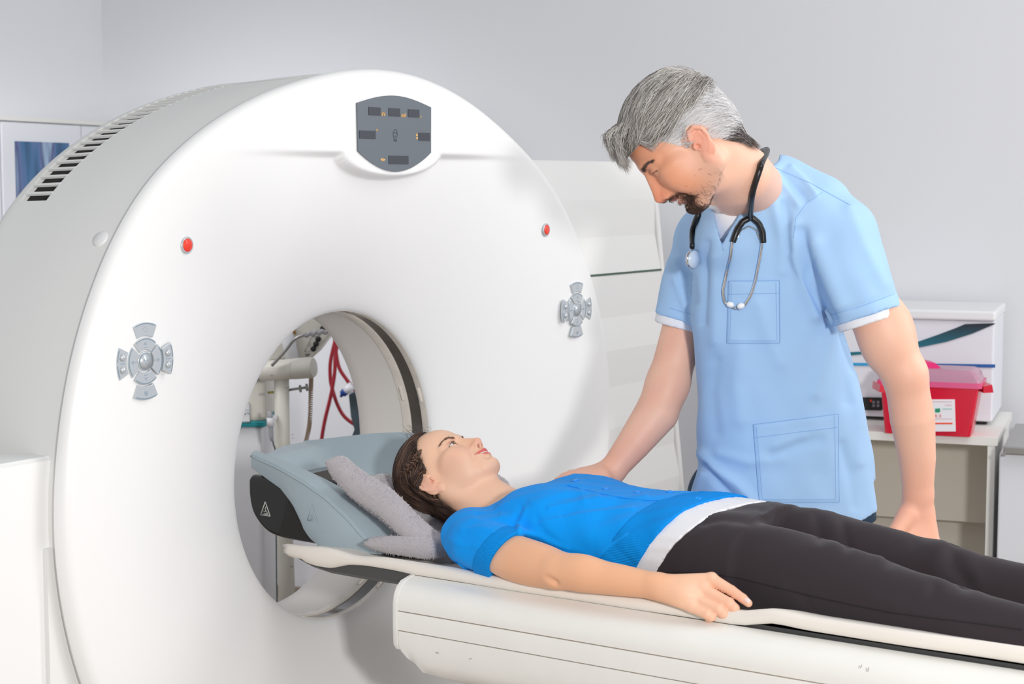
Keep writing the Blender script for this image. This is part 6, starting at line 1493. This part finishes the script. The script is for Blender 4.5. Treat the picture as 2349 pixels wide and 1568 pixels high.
# white tee under the scrubs
def tee(P):
    d = np.maximum(torso_m(P, -0.010), P[:, 2]-ZTOP)
    d = smin(d, cap(P, at(1770, 466, 3.70), LSH, 0.078, 0.070), 0.05); d = smin(d, cap(P, at(1722, 466, 3.73), RSH, 0.076, 0.062), 0.05)
    d = smin(d, cap(P, at(1735, 445, 3.67), at(1684, 500, 3.635), 0.068, 0.048), 0.03)
    d = np.maximum(d, 1.36-P[:, 2])
    a, b = sleeves(P, -0.0085, 0.016); b = sleeves(P, -0.004, 0.018)[1]; a = np.maximum(a, -pl_(P, nL, oL)-0.012); b = np.maximum(b, -pl_(P, nR, oR)-0.02); d = np.minimum(d, np.minimum(a, b))
    return np.maximum(d, -poly_sd(P, TNECK))
bt = bl_.copy(); bt[2] = 1.18
Vu, Fu = polygonise(tee, bt, bh_, 0.0042)
te = mesh('tee_shirt', relax(Vu, Fu, 1), Fu, M_tee, doc)
bvh_u = BVHTree.FromPolygons([tuple(v) for v in Vu], [tuple(f) for f in Fu]); rb = []
for px, py in ((1632, 486), (1650, 489), (1672, 486), (1696, 474), (1712, 458)):
    p, n_ = hit(bvh_u, px, py)
    if p is not None: rb.append(p+n_*0.0006)
if len(rb) > 2: mesh('neck_rib', *tube(smooth_path(rb, 5), 0.0011, 6), mat('tee_seam', srgb(206, 208, 216), 0.9), te)
V_, F_ = join([(Vs, Fs), (Vu, Fu)]); bvh_s = BVHTree.FromPolygons([tuple(v) for v in V_], F_)
def on_scrub(pts, lift, dense=4):
    P = []; pts = np.asarray(pts, float); n = max(2, int(sum(np.hypot(*(pts[i+1]-pts[i])) for i in range(len(pts)-1))/dense))
    s = np.concatenate([[0], np.cumsum([np.hypot(*(pts[i+1]-pts[i])) for i in range(len(pts)-1)])]); t = np.linspace(0, s[-1], n)
    for x, y in zip(np.interp(t, s, pts[:, 0]), np.interp(t, s, pts[:, 1])):
        p, n_ = hit(bvh_s, x, y)
        if p is not None:
            v = (CAM_LOC-p)/np.linalg.norm(CAM_LOC-p); P.append(p + (n_*0.5+v*0.5)*lift)
    return np.array(P)
def patch(corners, nx, ny, lift, nm, par, m):
    """cloth patch lying on the front of the top, given its corners in the photo"""
    c = np.asarray(corners, float); V = []
    for j in range(ny+1):
        for i in range(nx+1):
            u, v = i/nx, j/ny; x, y = (c[0]*(1-u)+c[1]*u)*(1-v) + (c[3]*(1-u)+c[2]*u)*v
            p, n_ = hit(bvh_s, x, y); w = (CAM_LOC-p)/np.linalg.norm(CAM_LOC-p)
            e = 0.0 if (0 < i < nx and 0 < j < ny) else -0.0025
            V.append(p + w*(lift+e))
    F = [(j*(nx+1)+i, (j+1)*(nx+1)+i, (j+1)*(nx+1)+i+1, j*(nx+1)+i+1) for j in range(ny) for i in range(nx)]
    return mesh(nm, V, F, m, par)
def stitch(pts, par, r=0.0005, lift=0.0025, m=None):
    P = on_scrub(pts, lift)
    if len(P) > 2: mesh('stitching', *tube(P, r, 5), m or M_stitch, par)
for corners, band in (([(1672, 644), (1788, 643), (1789, 787), (1668, 787)], ((1671, 674), (1788, 672))), ([(1728, 973), (1922, 949), (1925, 1152), (1742, 1152)], ((1729, 1003), (1923, 979)))):
    pk = patch(corners, 34, 34, 0.0032, 'patch_pocket', sc, M_scrub)
    c = corners; stitch([c[0], c[3], c[2], c[1]], pk, 0.0005, 0.0032); stitch(band, pk, 0.0006, 0.0036); stitch([c[0], c[1]], pk, 0.0007, 0.0036)
    ins = [(c[0][0]+7, c[0][1]+4), (c[3][0]+7, c[3][1]-7), (c[2][0]-8, c[2][1]-7), (c[1][0]-8, c[1][1]+4)]; stitch(ins, pk, 0.0004, 0.0036)
for pts in ([(1888, 440), (1850, 465), (1826, 500), (1820, 545)], [(1905, 722), (1975, 702), (2050, 674)], [(1664, 545), (1690, 505), (1722, 450), (1738, 425)], [(1660, 575), (1655, 560), (1642, 510)], [(1768, 380), (1860, 420), (1950, 470)], [(1536, 706), (1590, 722)]):
    stitch(pts, sc, 0.00045, 0.0008)
# neck band
for pts in ([(1648, 556), (1690, 492), (1716, 444), (1738, 406)], [(1657, 560), (1645, 520), (1637, 484)]):
    pass
Vj, Fj = polygonise(lambda P: np.maximum(legs_m(P)-0.010, np.maximum(P[:, 2]-0.93, 0.045-P[:, 2])), loL-0.03, hiL*np.array((1, 1, 0.72))+0.03, 0.008)
mesh('trousers', relax(Vj, Fj, 1), Fj, M_navy, doc)
# ------------------------------------------------------------------ stethoscope
ste = thing('stethoscope', 'black tubed stethoscope hanging round the neck of the doctor over his scrubs', 'stethoscope', at(1740, 560, 3.6))
M_tubeb = mat('tube_black', srgb(22, 22, 24), 0.35, spec=0.5)
R_ = 0.0062
nb = [at(1758, 356, 3.66), at(1757, 350, 3.70), at(1742, 352, 3.78)]
body_s = [p for p in on_scrub([(1722, 450), (1722, 500)], R_+0.002, 12)]
V_, F_ = join([(Vs, Fs), (Vu, Fu), (Vh, Fh)]); bvh_s = BVHTree.FromPolygons([tuple(v) for v in V_], F_)
def skin_or_cloth(P): return np.minimum(upper_m(P), scrub(P))
def trace(px, py, lift):
    o = at(px, py, 3.2); v = o-CAM_LOC; v /= np.linalg.norm(v); t = 0.0
    for _ in range(60):
        d = float(skin_or_cloth((o+v*t)[None].astype(np.float32))[0])-lift; t += d*0.8
        if abs(d) < 0.0004 or t > 0.7: break
    return (o+v*t) if t <= 0.7 else None
fr_t = [q for q in (trace(x, y, R_*0.9) for x, y in ((1748, 372), (1743, 388), (1737, 406), (1730, 428), (1725, 450), (1722, 475), (1721, 500))) if q is not None]
top_t = np.array([at(1640, 450, 3.80), at(1668, 405, 3.83), at(1712, 366, 3.80), at(1750, 346, 3.73)])
for k_ in range(6): top_t = top_t + grad(upper_m, top_t)*np.maximum(0, R_*1.0-upper_m(top_t.astype(np.float32)))[:, None]
mid_ = fr_t[0]*0.5 + top_t[-1]*0.5 + np.array((0, 0, 0.012)) + RT*0.010
up_t = smooth_path([*list(top_t), mid_, *fr_t], 8)
for k_ in range(6): up_t[1:-1] = (up_t[:-2]+2*up_t[1:-1]+up_t[2:])/4
mesh('neck_tube', *tube(up_t, R_, 14), M_tubeb, ste)
def onp(pts, lift): return on_scrub(pts, lift, 9)
yl = onp([(1722, 498), (1704, 509), (1690, 528), (1681, 554)], R_+0.002); yr = onp([(1722, 498), (1738, 510), (1748, 530), (1750, 556)], R_+0.002)
mesh('yoke', *join([tube(smooth_path(yl, 5), R_*1.02, 12), tube(smooth_path(yr, 5), R_*1.02, 12)]), M_tubeb, ste)
bl1 = onp([(1681, 548), (1676, 590), (1666, 635), (1659, 668), (1663, 692), (1676, 703), (1690, 707)], 0.0045); br1 = onp([(1748, 552), (1743, 590), (1734, 640), (1722, 678), (1708, 700), (1694, 708)], 0.0060)
mesh('ear_tube', *tube(smooth_path(bl1, 4), 0.0031, 12), M_chrome, ste); mesh('ear_tube', *tube(smooth_path(br1, 4), 0.0031, 12), M_chrome, ste)
mesh('spring_band', *tube(smooth_path(onp([(1690, 548), (1700, 528), (1718, 519), (1734, 526), (1742, 548)], 0.004), 4), 0.0016, 8), M_chrome, ste)
for px, py, a, b in ((1677, 697, (1, 0.25), 9), (1701, 700, (1, -0.3), 10)):
    p = on_scrub([(px, py), (px+1, py)], 0.009)[0]; ax_ = RT*a[0]+np.array((0, 0, -a[1]))
    mesh('ear_tip', *lathe([(0.0015, -0.0085), (0.0052, -0.006), (0.0066, -0.001), (0.0058, 0.004), (0.003, 0.0075), (0.0001, 0.0085)], p, ax_, 20), mat('ear_tip_white', srgb(240, 243, 246), 0.35), ste)
lt = [at(1640, 450, 3.80), at(1622, 468, 3.79)] + list(on_scrub([(1606, 492), (1594, 515), (1591, 540), (1592, 566)], R_+0.001, 20))
mesh('chest_tube', *tube(smooth_path(lt, 8), R_, 14), M_tubeb, ste)
c = on_scrub([(1601, 591), (1602, 591)], 0.024)[0]; fc_ = -DH*0.45 + RT*0.80 + np.array((0, 0, 0.12)); fc_ = -DH*0.78 + RT*0.66 + np.array((0, 0, -0.02))
cp = mesh('chest_piece', *lathe([(0.008, -0.012), (0.012, -0.009), (0.017, -0.004), (0.0205, -0.002), (0.0215, 0.001), (0.0205, 0.0035), (0.018, 0.0042)], c, fc_, 36), M_chrome, ste)
mesh('diaphragm', *lathe([(0.0185, 0.003), (0.0185, 0.0046), (0.0001, 0.0048)], c, fc_, 36), mat('diaphragm_pale', srgb(206, 222, 240), 0.3), ste)
